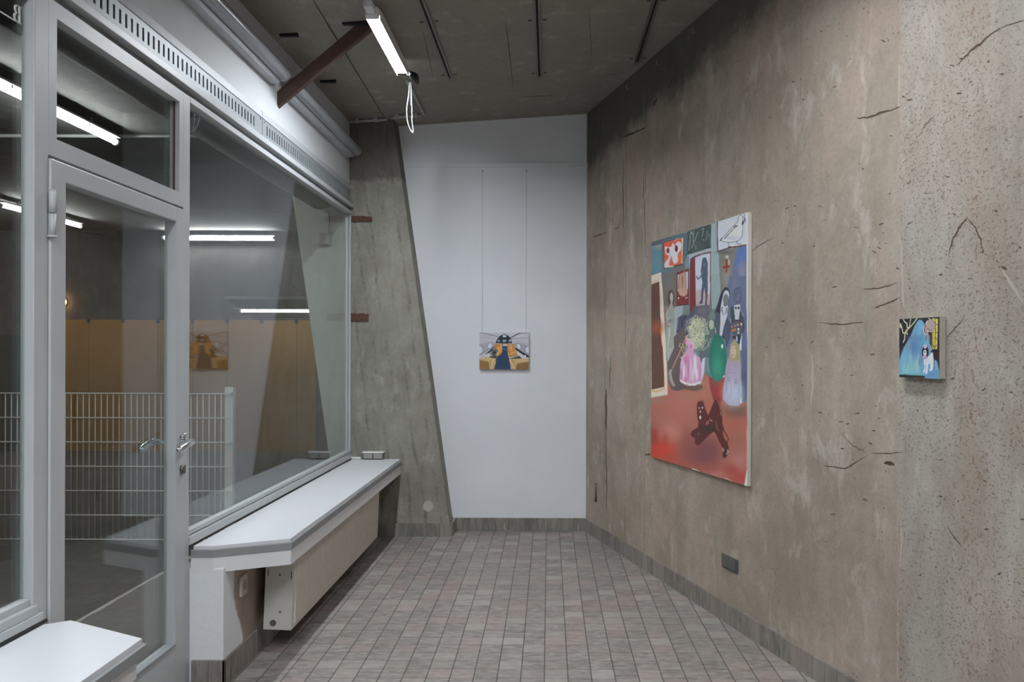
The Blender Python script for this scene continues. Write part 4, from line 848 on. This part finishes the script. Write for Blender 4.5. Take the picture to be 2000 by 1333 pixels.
    for k in range(190):
        a, r = rnd.uniform(0, 6.28), math.sqrt(rnd.random()); x, y = 800+r*150*math.cos(a), 900+r*250*math.sin(a); p = []; d = rnd.uniform(0, 6.28)
        for i in range(9): p.append((x, y)); d += rnd.uniform(0.2, 0.9)*(1 if k % 2 else -1); x += 13*math.cos(d); y += 15*math.sin(d)
        g = rnd.uniform(-26, 14); R.line(p, rnd.uniform(.5, .85), (192+g, 194+g, 166+g))
    for l in ([(880,1180),(900,1200),(960,1150),(985,1130),(985,1060)],[(560,1100),(590,1160),(560,1220),(600,1290),(570,1310)],[(610,1090),(640,1130),(620,1200)],[(530,1090),(510,1140),(560,1180)],[(520,1300),(545,1340),(570,1310),(620,1290)]): R.line(l,.9,(196,194,160))
    # shiny brown creature on the floor
    R.poly([(800,960,c5),(806,900,c5),(830,862,c5),(870,870,c5),(910,850,c5),(35,856,c6),(75,880,c6),(100,975,c6),(150,1095,c6),(195,990,c6),(245,870,c6),(275,830,c6),(305,868,c6),(345,930,c6),(370,1010,c6),(385,1160,c6),(1395,80,c7),(1440,210,c7),(1500,300,c7),(1522,370,c7),(1490,412,c7),(1515,520,c7),(1500,650,c7),(1440,722,c7),(1395,670,c7),(1420,570,c7),(1330,400,c7),(1240,215,c7),(1150,280,c7),(1030,410,c7),(940,490,c7),(875,440,c7),(890,345,c7),(830,330,c7),(803,270,c7),(830,210,c7),(940,140,c7),(945,20,c7),(830,1250,c5),(812,1150,c5)], (86,42,40))
    U(c7).blob(1110,170,120,60,(58,48,46),.95); R.blob(960,330,60,90,(84,54,54),.7); R.poly([(1392,200),(1440,240),(1500,345),(1490,390),(1465,395),(1420,330)],(152,92,76)); R.line([(1270,30),(1290,140),(1320,200)],1.6,(128,98,98)); R.line([(1240,230),(1270,300),(1310,370)],1.0,(150,110,108)); R.ell(1445,620,44,80,(58,44,40)); R.line([(1485,560),(1505,590),(1470,640)],1.6,(188,176,166)); R.ell(1410,560,16,36,(160,146,138),.9,.4); R.line([(930,280),(960,250)],1,(130,110,110))
    U(c5).blob(870,1020,60,130,(98,44,44),.6)
    for e in ((838,978,11,13),(890,972,12,14),(860,1036,12,16),(857,1130,13,32)): R.ell(*e,(206,206,204))
    R.ell(840,982,5,6,(90,60,58)); R.ell(888,976,5,6,(60,50,52))
    U(c6).line([(308,872),(345,960),(362,1090)],.8,(186,160,154)); R.line([(130,1190),(115,1250)],1,(204,150,146)); R.line([(155,1180),(150,1240)],1,(204,150,146)); R.line([(180,1165),(215,1185)],1.4,(206,168,160)); R.line([(318,1050),(325,1090)],1,(160,96,84)); R.blob(300,1000,50,160,(74,42,38),.5)
    # bare canvas at the right edge and chipped lower edge
    R.poly([(768,90,c2),(850,60,c2),(850,1400,c2),(850,1400,c6),(1930,1300,c7),(1800,1235,c7),(1858,900,c7),(1850,200,c7),(1862,60,c7),(785,850,c6),(785,100,c6),(788,1200,c4),(772,400,c4)], (210,207,198))
    R.line([(830,915,c7),(900,935,c7),(960,962,c7)],1.2,(220,210,200)); R.line([(1450,1085,c7),(1600,1150,c7)],1.4,(196,160,156)); R.line([(40,622,c1),(640,432,c1),(190,305,c2),(300,272,c2),(795,98,c2)],.9,(180,184,184),.7)
    return R
def small():
    R = Raster(1750, 608, 1845, 752, 9, (42, 38, 42)); R.o = (1745, 605, 8.6)
    R.poly([(395,185),(440,172),(490,205),(515,300),(540,360),(590,430),(605,560),(700,830),(745,880),(790,1100),(790,1200),(535,1170),(525,1105),(95,1090),(95,880),(170,640),(275,460),(335,290)],(104,150,178))
    for (x,y,rx,ry,c,a) in ((300,980,120,130,(128,174,176),.8),(330,620,90,150,(90,118,164),.8),(430,300,50,100,(112,164,188),.8),(180,820,60,120,(120,168,188),.7),(460,700,40,200,(86,142,168),.7),(660,1090,110,70,(92,132,168),.9),(400,900,40,150,(150,190,186),.6),(200,1000,50,80,(140,186,190),.6),(250,600,14,60,(160,160,120),.7),(440,880,18,70,(120,110,130),.8),(350,480,120,40,(84,124,160),.5),(280,780,30,90,(150,196,204),.5),(540,560,40,60,(110,168,186),.7)): R.blob(x,y,rx,ry,c,a)
    for l in ([(400,240),(360,420),(350,470)],[(460,330),(470,440),(430,520)],[(330,560),(300,760)],[(380,640),(390,850)],[(240,830),(200,1000)],[(480,560),(500,640)]): R.line(l,1.0,(74,110,148),.7)
    R.line([(95,1085),(180,1070),(300,1085),(530,1108)],2.0,(96,168,160)); R.poly([(100,1108),(190,1088),(300,1105),(530,1128),(505,1146),(110,1132)],(44,42,42)); R.line([(105,1140),(300,1150),(520,1160)],1.2,(206,198,170))
    R.poly([(636,128),(690,135),(690,655),(636,660)],(190,178,88)); R.poly([(698,130),(738,138),(735,360),(732,655),(690,660)],(198,186,94)); R.line([(690,130),(700,360),(690,660)],1.1,(70,58,44))
    for l in ([(655,300),(645,560),(668,600)],[(700,300),(695,440),(720,500)],[(650,590),(690,640),(720,580)],[(705,220),(735,250)],[(700,380),(735,370)],[(668,600),(650,640)]): R.line(l,1.1,(66,54,46))
    R.poly([(540,190),(580,160),(625,165),(680,205),(695,290),(680,330),(640,345),(600,365),(575,350),(580,450),(540,430),(500,400),(488,340),(510,260)],(160,144,142)); R.line([(520,260),(505,350),(525,395)],1.6,(120,62,66)); R.line([(500,270),(488,350),(520,415),(545,420)],1.0,(206,200,192)); R.line([(555,180),(520,240)],1.3,(206,204,198)); R.line([(560,310),(600,345),(640,335)],1.0,(56,46,50)); R.line([(560,350),(610,365),(650,345)],1.2,(206,200,196)); R.line([(570,140),(620,160)],1.4,(210,206,200)); R.line([(545,430),(535,510)],1.6,(112,86,84)); R.poly([(580,420),(605,420),(612,560),(590,560)],(120,104,104)); R.line([(615,240),(640,260)],.7,(110,92,92)); R.line([(650,180),(690,210),(700,240)],1.0,(60,48,50))
    R.poly([(620,680),(760,700),(775,920),(740,860),(690,830),(640,740)],(46,40,44)); R.poly([(600,590),(625,600),(615,720),(590,740)],(150,140,158))
    w=(200,206,224)
    R.poly([(500,800),(600,770),(640,715),(662,720),(668,800),(668,990),(640,1040),(610,1030),(600,1000),(622,990),(618,900),(580,930),(575,1060),(550,1092),(535,1080),(548,920),(535,920),(530,1050),(510,1072),(498,1060),(520,960),(505,880)],w); R.blob(560,860,40,40,(180,188,214),.6)
    R.ell(528,715,58,112,(46,40,50)); R.ell(525,618,26,36,(196,174,190)); R.ell(522,725,28,52,(208,208,226)); R.ell(520,712,11,13,(60,52,60)); R.ell(523,795,38,36,(180,144,178)); R.line([(500,830),(550,820)],1.2,(150,112,150)); R.line([(480,620),(500,590)],1.0,(190,150,176)); R.line([(555,600),(575,590)],1.2,(170,150,170))
    R.line([(690,840),(705,960),(690,990)],1.4,(40,38,44)); R.line([(700,860),(720,1000)],1.2,(190,204,218)); R.line([(680,680),(690,840)],1.8,(40,34,40)); R.poly([(735,110),(775,90),(785,930),(745,870),(740,500)],(56,44,46))
    k=(204,202,170)
    for l,wd in (([(158,185),(175,225),(212,240),(222,320),(258,312),(330,225),(378,150)],1.8),([(275,165),(262,250),(250,318)],1.4),([(258,312),(230,345),(188,385),(185,450),(180,510),(158,560)],1.8),([(100,255),(128,300),(140,350),(155,412),(195,400),(225,425)],1.8),([(205,345),(222,400)],1.3)): R.line(l,wd,k)
    R.ell(112,290,16,40,(196,190,140)); R.line([(80,178),(400,138),(770,92)],1.1,(214,208,196))
    return R
def cabin():
    R = Raster(930, 644, 1040, 728, 12, (178,178,186)); R.o = (915, 630, 12.12)
    R.poly([(250,240),(1440,240),(1440,400),(1010,400),(640,420),(250,420)],(182,182,190)); R.blob(450,330,200,60,(168,168,178),.7); R.blob(1250,330,180,60,(186,186,192),.7)
    for l,w,c in (([(250,252),(380,262),(560,305),(710,345)],1.1,(96,98,108)),([(640,250),(720,330)],.8,(150,150,158)),([(250,380),(420,375),(660,395)],.7,(142,144,152)),([(985,375),(1100,310),(1220,250),(1430,240)],1.8,(62,68,78)),([(1000,388),(1200,376),(1430,368)],.8,(104,106,114)),([(1010,440),(1240,460),(1430,540)],.6,(140,142,150)),([(250,430),(640,440)],.5,(150,152,158))): R.line(l,w,c)
    R.poly([(250,520),(470,470),(640,465),(620,580),(400,720),(250,800)],(154,156,167)); R.poly([(1080,490),(1180,480),(1430,560),(1430,830),(1260,720),(1100,600)],(150,152,164))
    for e in ((512,560,46,72,15),(1190,570,44,66,-25)): R.ell(e[0],e[1],e[2]+9,e[3]+10,(104,106,118),1,0,e[4]); R.ell(e[0],e[1],e[2],e[3],(196,200,208),1,0,e[4])
    R.ell(275,660,80,106,(120,122,134)); R.ell(268,660,70,94,(190,194,204)); R.ell(1410,650,82,94,(110,112,124)); R.ell(1416,650,72,84,(200,204,212)); R.line([(270,780),(400,690),(600,570)],.8,(96,98,108))
    R.poly([(645,495),(665,430),(700,370),(760,310),(810,292),(900,290),(950,320),(1000,375),(1020,430),(1035,495),(920,500),(900,580),(810,580),(800,500)],(30,42,56)); R.ell(850,262,45,28,(160,162,172)); R.poly([(808,305),(902,305),(892,352),(812,352)],(196,202,208)); R.line([(810,365),(900,365)],1.2,(20,28,40))
    for e in ((716,438,24,26),(830,440,22,28),(872,440,24,28),(985,435,28,32)): R.ell(*e,(176,184,196),.9,.5)
    R.ell(745,450,20,30,(70,86,100),.8,.5); R.poly([(812,505),(905,505),(912,568),(818,568)],(192,188,190)); R.ell(840,530,8,18,(160,110,90)); R.ell(870,545,10,20,(120,124,140))
    R.poly([(808,565),(918,565),(935,760),(975,900),(1010,1125),(610,1125),(655,860),(790,720),(805,650)],(44,62,88)); R.blob(860,630,50,40,(58,90,140),.8); R.line([(810,590),(915,590)],1.6,(24,44,90)); R.blob(830,960,120,100,(40,56,78),.6)
    R.poly([(480,830),(640,750),(720,800),(640,860),(470,860)],(70,66,66)); R.poly([(950,870),(1200,790),(1270,860),(980,870)],(72,66,64))
    R.poly([(618,505),(800,505),(805,690),(780,740),(700,808),(640,795),(690,700),(615,640)],(186,134,74)); R.line([(655,520),(645,640),(700,690)],1.0,(140,92,50)); R.line([(775,520),(760,650),(680,770)],1.2,(214,172,112)); R.line([(690,550),(750,550)],1.2,(150,88,50)); R.blob(720,620,40,60,(204,158,96),.7)
    R.poly([(915,510),(1085,503),(1095,600),(1150,660),(1155,770),(990,812),(950,790),(925,690)],(190,138,80)); R.line([(950,525),(950,660),(980,740)],1.0,(140,92,54)); R.line([(1045,520),(1050,640)],1.0,(150,100,60)); R.blob(1000,600,40,60,(206,158,98),.7); R.line([(985,740),(1150,700)],1.0,(214,170,112)); R.line([(960,790),(1000,815),(1150,775)],1.4,(130,88,50))
    R.poly([(320,815),(480,690),(615,572),(622,640),(705,660),(640,770),(560,770),(450,735)],(44,47,54)); R.line([(520,700),(620,670),(690,680)],1.0,(150,156,160)); R.line([(480,740),(560,720)],1.4,(196,200,206)); R.ell(600,632,18,12,(206,208,212)); R.ell(380,775,18,14,(196,200,208)); R.poly([(390,800),(520,770),(470,860),(340,840)],(190,192,200)); R.line([(560,770),(660,740),(700,660)],.9,(110,114,118))
    R.poly([(1100,595),(1430,790),(1430,840),(1340,810),(1110,640)],(40,44,52)); R.ell(1345,790,20,20,(196,200,206)); R.poly([(1152,680),(1420,850),(1260,850),(1160,745)],(190,192,200))
    R.poly([(250,865),(420,820),(640,858),(655,950),(605,1130),(250,1130)],(182,154,112)); R.poly([(250,905),(330,910),(485,945),(505,1130),(250,1130)],(132,100,60)); R.line([(600,880),(560,1000),(545,1110)],1.6,(206,184,142)); R.line([(530,940),(520,1060)],.9,(140,112,74)); R.blob(400,870,110,25,(200,172,128),.7)
    R.poly([(960,885),(1050,862),(1430,862),(1430,1130),(1030,1130),(985,980)],(186,156,114)); R.poly([(1150,985),(1250,960),(1430,935),(1430,1130),(1115,1130)],(128,98,58)); R.line([(975,890),(1020,960),(1095,1100)],1.4,(210,188,146)); R.line([(1040,890),(1075,990),(1120,1060)],.8,(120,94,60)); R.blob(1280,900,120,25,(202,174,132),.7)
    R.line([(250,1122),(1430,1122)],1.0,(150,130,100))
    return R
def homog(src, dst):
    A = []; b = []
    for (x, y), (u, v) in zip(src, dst):
        A += [[x, y, 1, 0, 0, 0, -u*x, -u*y], [0, 0, 0, x, y, 1, -v*x, -v*y]]; b += [u, v]
    return np.append(np.linalg.solve(np.array(A, float), np.array(b, float)), 1).reshape(3, 3)
def canvas(name, R, quad, TL, ux, wid, hei, nrm, depth, gain, nx, ny, label, cat='painting'):
    """TL: top left corner of the painted face, ux: unit vector to the right, nrm: out of the wall"""
    root = thing(name, TL+ux*wid/2-Vector((0, 0, hei)), label, cat)
    Hm = homog([(0, 0), (1, 0), (1, 1), (0, 1)], quad)
    gu, gv = np.meshgrid(np.linspace(0, 1, nx+1), np.linspace(0, 1, ny+1)); q = np.stack([gu.ravel(), gv.ravel(), np.ones(gu.size)])
    t = Hm @ q; tx = (t[0]/t[2]-R.x0)*R.ss-0.5; ty = (t[1]/t[2]-R.y0)*R.ss-0.5
    kx = max(1, int(R.ss/4)); col = 0
    for ox in (-kx, 0, kx):
        for oy in (-kx, 0, kx): col = col+R.a[np.clip(np.round(ty+oy).astype(int), 0, R.h-1), np.clip(np.round(tx+ox).astype(int), 0, R.w-1)]/9
    col = np.clip(lin(col)*gain, 0, 0.9)
    b = BASE[root.name]
    co = np.array(TL-b)[None]+gu.reshape(-1, 1)*np.array(ux)[None]*wid+gv.reshape(-1, 1)*np.array((0, 0, -hei))[None]
    i = (np.arange(ny)[:, None]*(nx+1)+np.arange(nx)[None]).ravel(); fc = np.stack([i, i+nx+1, i+nx+2, i+1], 1)
    me = bpy.data.meshes.new('painted_face'); me.from_pydata(co.tolist(), [], fc.tolist())
    ca = me.color_attributes.new('paint', 'FLOAT_COLOR', 'POINT'); ca.data.foreach_set('color', np.concatenate([col, np.ones((len(col), 1))], 1).astype(np.float32).ravel())
    me.materials.append(M['paint']); o = bpy.data.objects.new('painted_face', me); COL.objects.link(o); o.parent = root
    mx = Matrix(((ux.x, nrm.x, 0, TL.x), (ux.y, nrm.y, 0, TL.y), (0, 0, 1, TL.z), (0, 0, 0, 1)))
    child(MB().box(0, wid, -depth, -0.0006, -hei, 0, 0.0, mx), 'canvas_edge', M['canvas'], root)
    return root
def wall_canvas(quad, off):
    c = [onW(x, y, off) for x, y in quad]; wid = ((c[1]-c[0]).xy.length+(c[2]-c[3]).xy.length)/2
    zt, zb_ = (c[0].z+c[1].z)/2, (c[2].z+c[3].z)/2; s = ((c[0]+c[3])/2); return Vector((s.x, s.y, zt)), wid, zt-zb_
q = [(1272, 475.5), (1460, 412.5), (1460.3, 949.5), (1271.8, 893.5)]
TL, wid, hei = wall_canvas(q, 0.022)
canvas('painting', big(), q, TL, WD, wid, hei, WN, 0.020, 1.5, 230, 520, 'large tall painting with red floor, green balloon and pink dress on the right concrete wall')
q = [(1755.7, 625.8), (1833.6, 616.2), (1836, 741), (1757.2, 736.6)]
TL, wid, hei = wall_canvas(q, 0.028)
canvas('painting', small(), q, TL, WD, wid, hei, WN, 0.026, 1.4, 130, 200, 'small painting of a blue mountain and white dog, far right on the concrete wall')
q = [(936.5, 650.2), (1032.8, 650.2), (1032.8, 722), (936.8, 722.3)]
yb = BACK-0.03; a = onY(*q[0], yb); b = onY(*q[2], yb)
pt = canvas('painting', cabin(), q, a, Vector((1, 0, 0)), b.x-a.x, a.z-b.z, Vector((0, -1, 0)), 0.024, 1.35, 200, 150, 'small painting of a jet cabin with tan seats, wired to the white back wall')
for px in (941.5, 1027.5):
    w = onY(px, 655, BACK-0.012); tp = onY(px, 334, BACK-0.006)
    child(MB().tube([(w.x, BACK-0.010, w.z), (w.x, BACK-0.005, tp.z)], 0.0009, 6), 'hanging_wire', M['wire'], pt)
    child(MB().tube([(w.x, BACK-0.012, tp.z), (w.x, BACK, tp.z)], 0.005, 8), 'hook', M['steel'], pt)
# ================================================================== THE HALL BEYOND THE GLASS
ZY = -0.17; YH = 13.0; ZHC = 3.30; XHL = -11.0
struct(MB().box(-2.47, -1.50, YN-1, COLY+0.3, -0.30, 0.0, 0.004), 'landing', M['landing'])
mb = MB(); random.seed(5); ys = np.linspace(YN-1, COLY+0.3, 160)
L = [mb.bm.verts.new((-2.472, y, 0.0015)) for y in ys]; R_ = [mb.bm.verts.new((-2.448+random.uniform(-0.006, 0.008), y, 0.0015)) for y in ys]; D_ = [mb.bm.verts.new((-2.4725, y, -0.02)) for y in ys]
for i in range(len(ys)-1): mb.bm.faces.new((L[i], L[i+1], R_[i+1], R_[i])); mb.bm.faces.new((D_[i], D_[i+1], L[i+1], L[i]))
struct(mb, 'trim_5', M['kerb'])
struct(MB().box(XHL, -1.50, YN-1, YH, ZY-0.15, ZY), 'floor_hall', M['yard'])
struct(MB().box(XHL, -1.78, YN-1, YH+0.2, ZHC, ZHC+0.2), 'ceiling_hall', M['hallceil'])
struct(MB().box(XHL, -1.3, YH, YH+0.2, ZY-0.1, ZHC+0.1), 'wall_hall_far', M['hallwall'])
struct(MB().box(XHL-0.2, XHL, YN-1, YH, ZY-0.1, ZHC+0.1), 'wall_hall_left', M['hallwall'])
struct(MB().box(-1.9, -1.7, COLY+0.41, YH, ZY-0.1, ZHC+0.1), 'wall_hall_right', M['hallwall'])
struct(MB().box(XHL, -1.6, YN-1.2, YN-1, ZY-0.1, ZHC+0.1), 'wall_hall_rear', M['hallwall'])
mb = MB()
mb.tube([(XHL, 7.2, ZHC-0.014), (-1.72, 7.2, ZHC-0.014)], 0.014, 10)
for x in (-4.4, -6.2, -8.0): mb.box(x-0.015, x+0.015, 7.175, 7.225, ZHC-0.03, ZHC+0.004)
tag(mb.build('conduit_pipe', M['pvc'], base='auto'), 'long pale conduit across the hall ceiling seen through the transom', 'conduit')
# ochre boards along the far wall
top = onY(180, 625, YH).z
seams_px = [108, 177.5, 245]; w_ = onY(245, 700, YH).x-onY(177.5, 700, YH).x
x = onY(108, 700, YH).x; k = 0
ords = ['first', 'second', 'third', 'fourth', 'fifth', 'sixth', 'seventh', 'eighth', 'ninth', 'tenth']
while x < -2.2 and k < 10:
    t = thing('wall_board', (x+w_/2, YH-0.03, ZY), 'tall ochre yellow board on the far hall wall, %s from the left' % ords[k], 'board', 'ochre boards along the hall wall')
    child(MB().box(x+0.004, x+w_-0.004, YH-0.03, YH-0.002, ZY+0.002, top, 0.002), 'panel', M['yellow'], t)
    child(MB().box(x+w_-0.03, x+w_+0.02, YH-0.04, YH-0.03, top-0.05, top+0.02, 0.003), 'clip', M['black'], t)
    x += w_; k += 1
z2 = onY(30, 655, YH).z
tag(MB().box(XHL+0.5, onY(100, 700, YH).x, YH-0.06, YH-0.002, ZY+0.002, z2, 0.004).build('sheet_panel', M['darkboard'], base='auto'), 'dark grey low panel on the far hall wall left of the ochre boards', 'panel')
# hall tube lamps
def halltube(p, axis, length, label, drop, r=0.020, glow='hall_glow'):
    t = thing('hall_lamp', p, label, 'lamp', 'hall tube lamps'); x, y, z = p
    def seg(a, b, r_, name, mat, n=16):
        q0, q1 = ((x, y+a, z), (x, y+b, z)) if axis == 'y' else ((x+a, y, z), (x+b, y, z)); return child(MB().tube([q0, q1], r_, n), name, mat, t)
    seg(0.03, length-0.03, r, 'tube', M[glow])
    for a, b in ((0, 0.03), (length-0.03, length)): seg(a, b, r+0.006, 'end_cap', M['whitepl'])
    if axis == 'y': child(MB().box(x-0.045, x+0.045, y+0.01, y+length-0.01, z+0.034, z+0.052, 0.004), 'tray', M['greypl'], t)
    elif drop: child(MB().box(x+0.01, x+length-0.01, y+0.032, y+0.05, z-0.04, z+0.045, 0.004), 'tray', M['greypl'], t)
    else: child(MB().box(x-0.05, x+length+0.05, y-0.14, y+0.14, z+0.024, z+0.034, 0.002), 'tray', M['greypl'], t)  # tray added to block the tube's upward light onto the canopy
    for f in (0.25, 0.5, 0.75):
        a = f*length
        if axis == 'y': child(MB().box(x-0.034, x+0.034, y+a-0.008, y+a+0.008, z+0.012, z+0.05), 'clip', M['steel'], t)
        else: child(MB().box(x+a-0.008, x+a+0.008, y-0.01, y+0.04, z+0.016, z+0.034), 'clip', M['steel'], t)
    for f in (0.2, 0.8):
        a = f*length
        if drop and axis == 'y': child(MB().box(x-0.01, x+0.01, y+a-0.01, y+a+0.01, z+0.05, ZHC+0.003), 'hanger', M['steel'], t)
        elif drop: child(MB().box(x+a-0.012, x+a+0.012, y+0.045, drop, z-0.02, z+0.02), 'wall_bracket', M['steel'], t)
e = onZ(228, 279, ZHC-0.11); halltube((e.x, e.y-1.9, e.z), 'y', 1.9, 'long lit hall tube lamp seen through the transom, nearest to the door', True)
halltube((e.x, 1.5, e.z), 'y', 1.9, 'added unseen hall tube lamp nearest to the camera in the row beside the glazing', True)  # added out of view to brighten the outer pillar and fence
e = onZ(158, 443, ZHC-0.11); halltube((e.x, e.y-1.75, e.z), 'y', 1.75, 'lit hall tube lamp farther back on the hall ceiling, seen through the door glass', True)
halltube((e.x-0.1, 1.5, e.z), 'y', 1.75, 'lit hall tube lamp on the hall ceiling left of the window view', True)
e = onY(537, 465, YH-0.16); halltube((e.x-1.75, e.y, e.z), 'x', 1.75, 'lit horizontal tube lamp high on the far hall wall, seen through the large pane', YH)
# sloping canopy with a tube below it
yf, yk = 11.9, YH; a = onY(441, 584, yf); b = onY(486, 621, yk-0.002); xr = -2.4
t = thing('canopy', ((a.x+xr)/2, yf, b.z), 'grey sloping canopy sheet on the far hall wall above a white tube', 'canopy')
mb = MB(); mb.prism([(yf, a.z), (yk-0.003, b.z), (yk-0.003, b.z+0.03), (yf, a.z+0.03)], a.x, xr, 'x'); child(mb, 'sheet', M['hallpaint'], t)
child(MB().box(a.x-0.01, xr, yf-0.012, yf+0.002, a.z-0.006, a.z+0.036, 0.002), 'front_edge', M['whitepl'], t)
e = onY(468, 605.5, 12.35); halltube((e.x, e.y, e.z-0.02), 'x', 1.6, 'lit tube lamp under the sloping canopy, seen through the large pane', False, 0.017, 'dim_glow')
for o_ in [o for o in COL.objects if o.name.startswith('hall_lamp')][-1:]:
    zc_ = a.z+(b.z-a.z)*(12.35-yf)/(yk-yf)
    for f in (0.3, 1.2): child(MB().box(e.x+f-0.01, e.x+f+0.01, 12.34, 12.36, e.z-0.01, zc_+0.01), 'hanger', M['steel'], o_)
# warm lamp
p = onY(119, 590, YH-0.06)
t = thing('wall_lamp', (p.x, YH, p.z-0.06), 'small warm glowing wall lamp on the far hall wall above the ochre boards', 'lamp')
mb = MB(); mb.tube([(p.x, YH-0.02, p.z), (p.x, YH-0.05, p.z), (p.x, YH-0.085, p.z), (p.x, YH-0.10, p.z)], [0.055, 0.06, 0.04, 0.012], 16); child(mb, 'globe', M['warm_glow'], t)
child(MB().tube([(p.x, YH-0.022, p.z), (p.x, YH, p.z)], 0.07, 16), 'base', M['greypl'], t)
# mesh fence
fy = 6.9
ft = thing('mesh_fence', (-3.9, fy, ZY), 'white welded mesh fence panel with a square post, standing beyond the glass door', 'fence')
zt, zb_ = onY(230, 769, fy).z, onY(230, 1054, fy).z
xp = onY(446, 900, fy).x; xl = xp-2.52
def clone(o, dx=0, dz=0):
    c = o.copy(); COL.objects.link(c); c.parent = ft; c.location = (dx, 0, dz); return c
hb = child(MB().tube([(xl, fy-0.008, zb_), (xp+0.02, fy-0.008, zb_)], 0.0058, 8), 'horizontal_bar', M['fence'], ft)
for k in range(1, 7): clone(hb, 0, (zt-zb_)*k/6)
vb_ = child(MB().tube([(xp-0.062, fy, zb_), (xp-0.062, fy, zt)], 0.0040, 6), 'vertical_bar', M['fence'], ft)
for k in range(1, 49): clone(vb_, -0.05*k, 0)
for xx in (xp, xl):
    child(MB().box(xx-0.035, xx+0.035, fy+0.006, fy+0.066, ZY, onY(446, 757, fy).z, 0.004), 'post', M['fence'], ft)
    for k in (0, 2, 4, 6): child(MB().box(xx-0.02, xx+0.03, fy-0.016, fy+0.008, zb_+(zt-zb_)*k/6-0.012, zb_+(zt-zb_)*k/6+0.012, 0.003), 'fixing_clamp', M['fence'], ft)
# rolled awning outside the glazing
t = thing('rolled_awning', (-1.75, 2.2, 2.50), 'dark rolled awning running outside along the top of the glazing', 'awning')
child(MB().tube([(-1.75, YN, 2.62), (-1.75, COLY-0.01, 2.62)], 0.12, 36, caps=True), 'roll', M['shutter'], t)
mb = MB(); mb.box(-1.66, -1.60, YN, COLY-0.01, 2.60, 2.72); child(mb, 'mounting_rail', M['dark'], t)
# black film behind the lettering
tag(MB().box(-1.604, -1.598, 1.2, 2.56, 2.370, 2.495).build('sign_board', M['signblack'], base='auto'), 'black sign strip outside at the top of the near window, behind the letter B', 'sign')
# junction box on the outer face of the pillar
a = onY(626, 479, COLY); b = onY(648, 457, COLY)
t = thing('junction_box', ((a.x+b.x)/2, COLY, a.z), 'small grey junction box on the pillar, seen through the large pane', 'box')
child(MB().box(a.x, b.x, COLY-0.045, COLY, a.z, b.z, 0.005), 'housing', M['pvc'], t)
child(MB().box(a.x+0.004, b.x-0.004, COLY-0.05, COLY-0.045, a.z+0.004, b.z-0.004, 0.002), 'lid', M['pvc'], t)
child(MB().tube([(b.x-0.02, COLY-0.014, b.z), (b.x-0.02, COLY-0.014, 2.485)], 0.007, 8), 'conduit', M['pvc'], t)
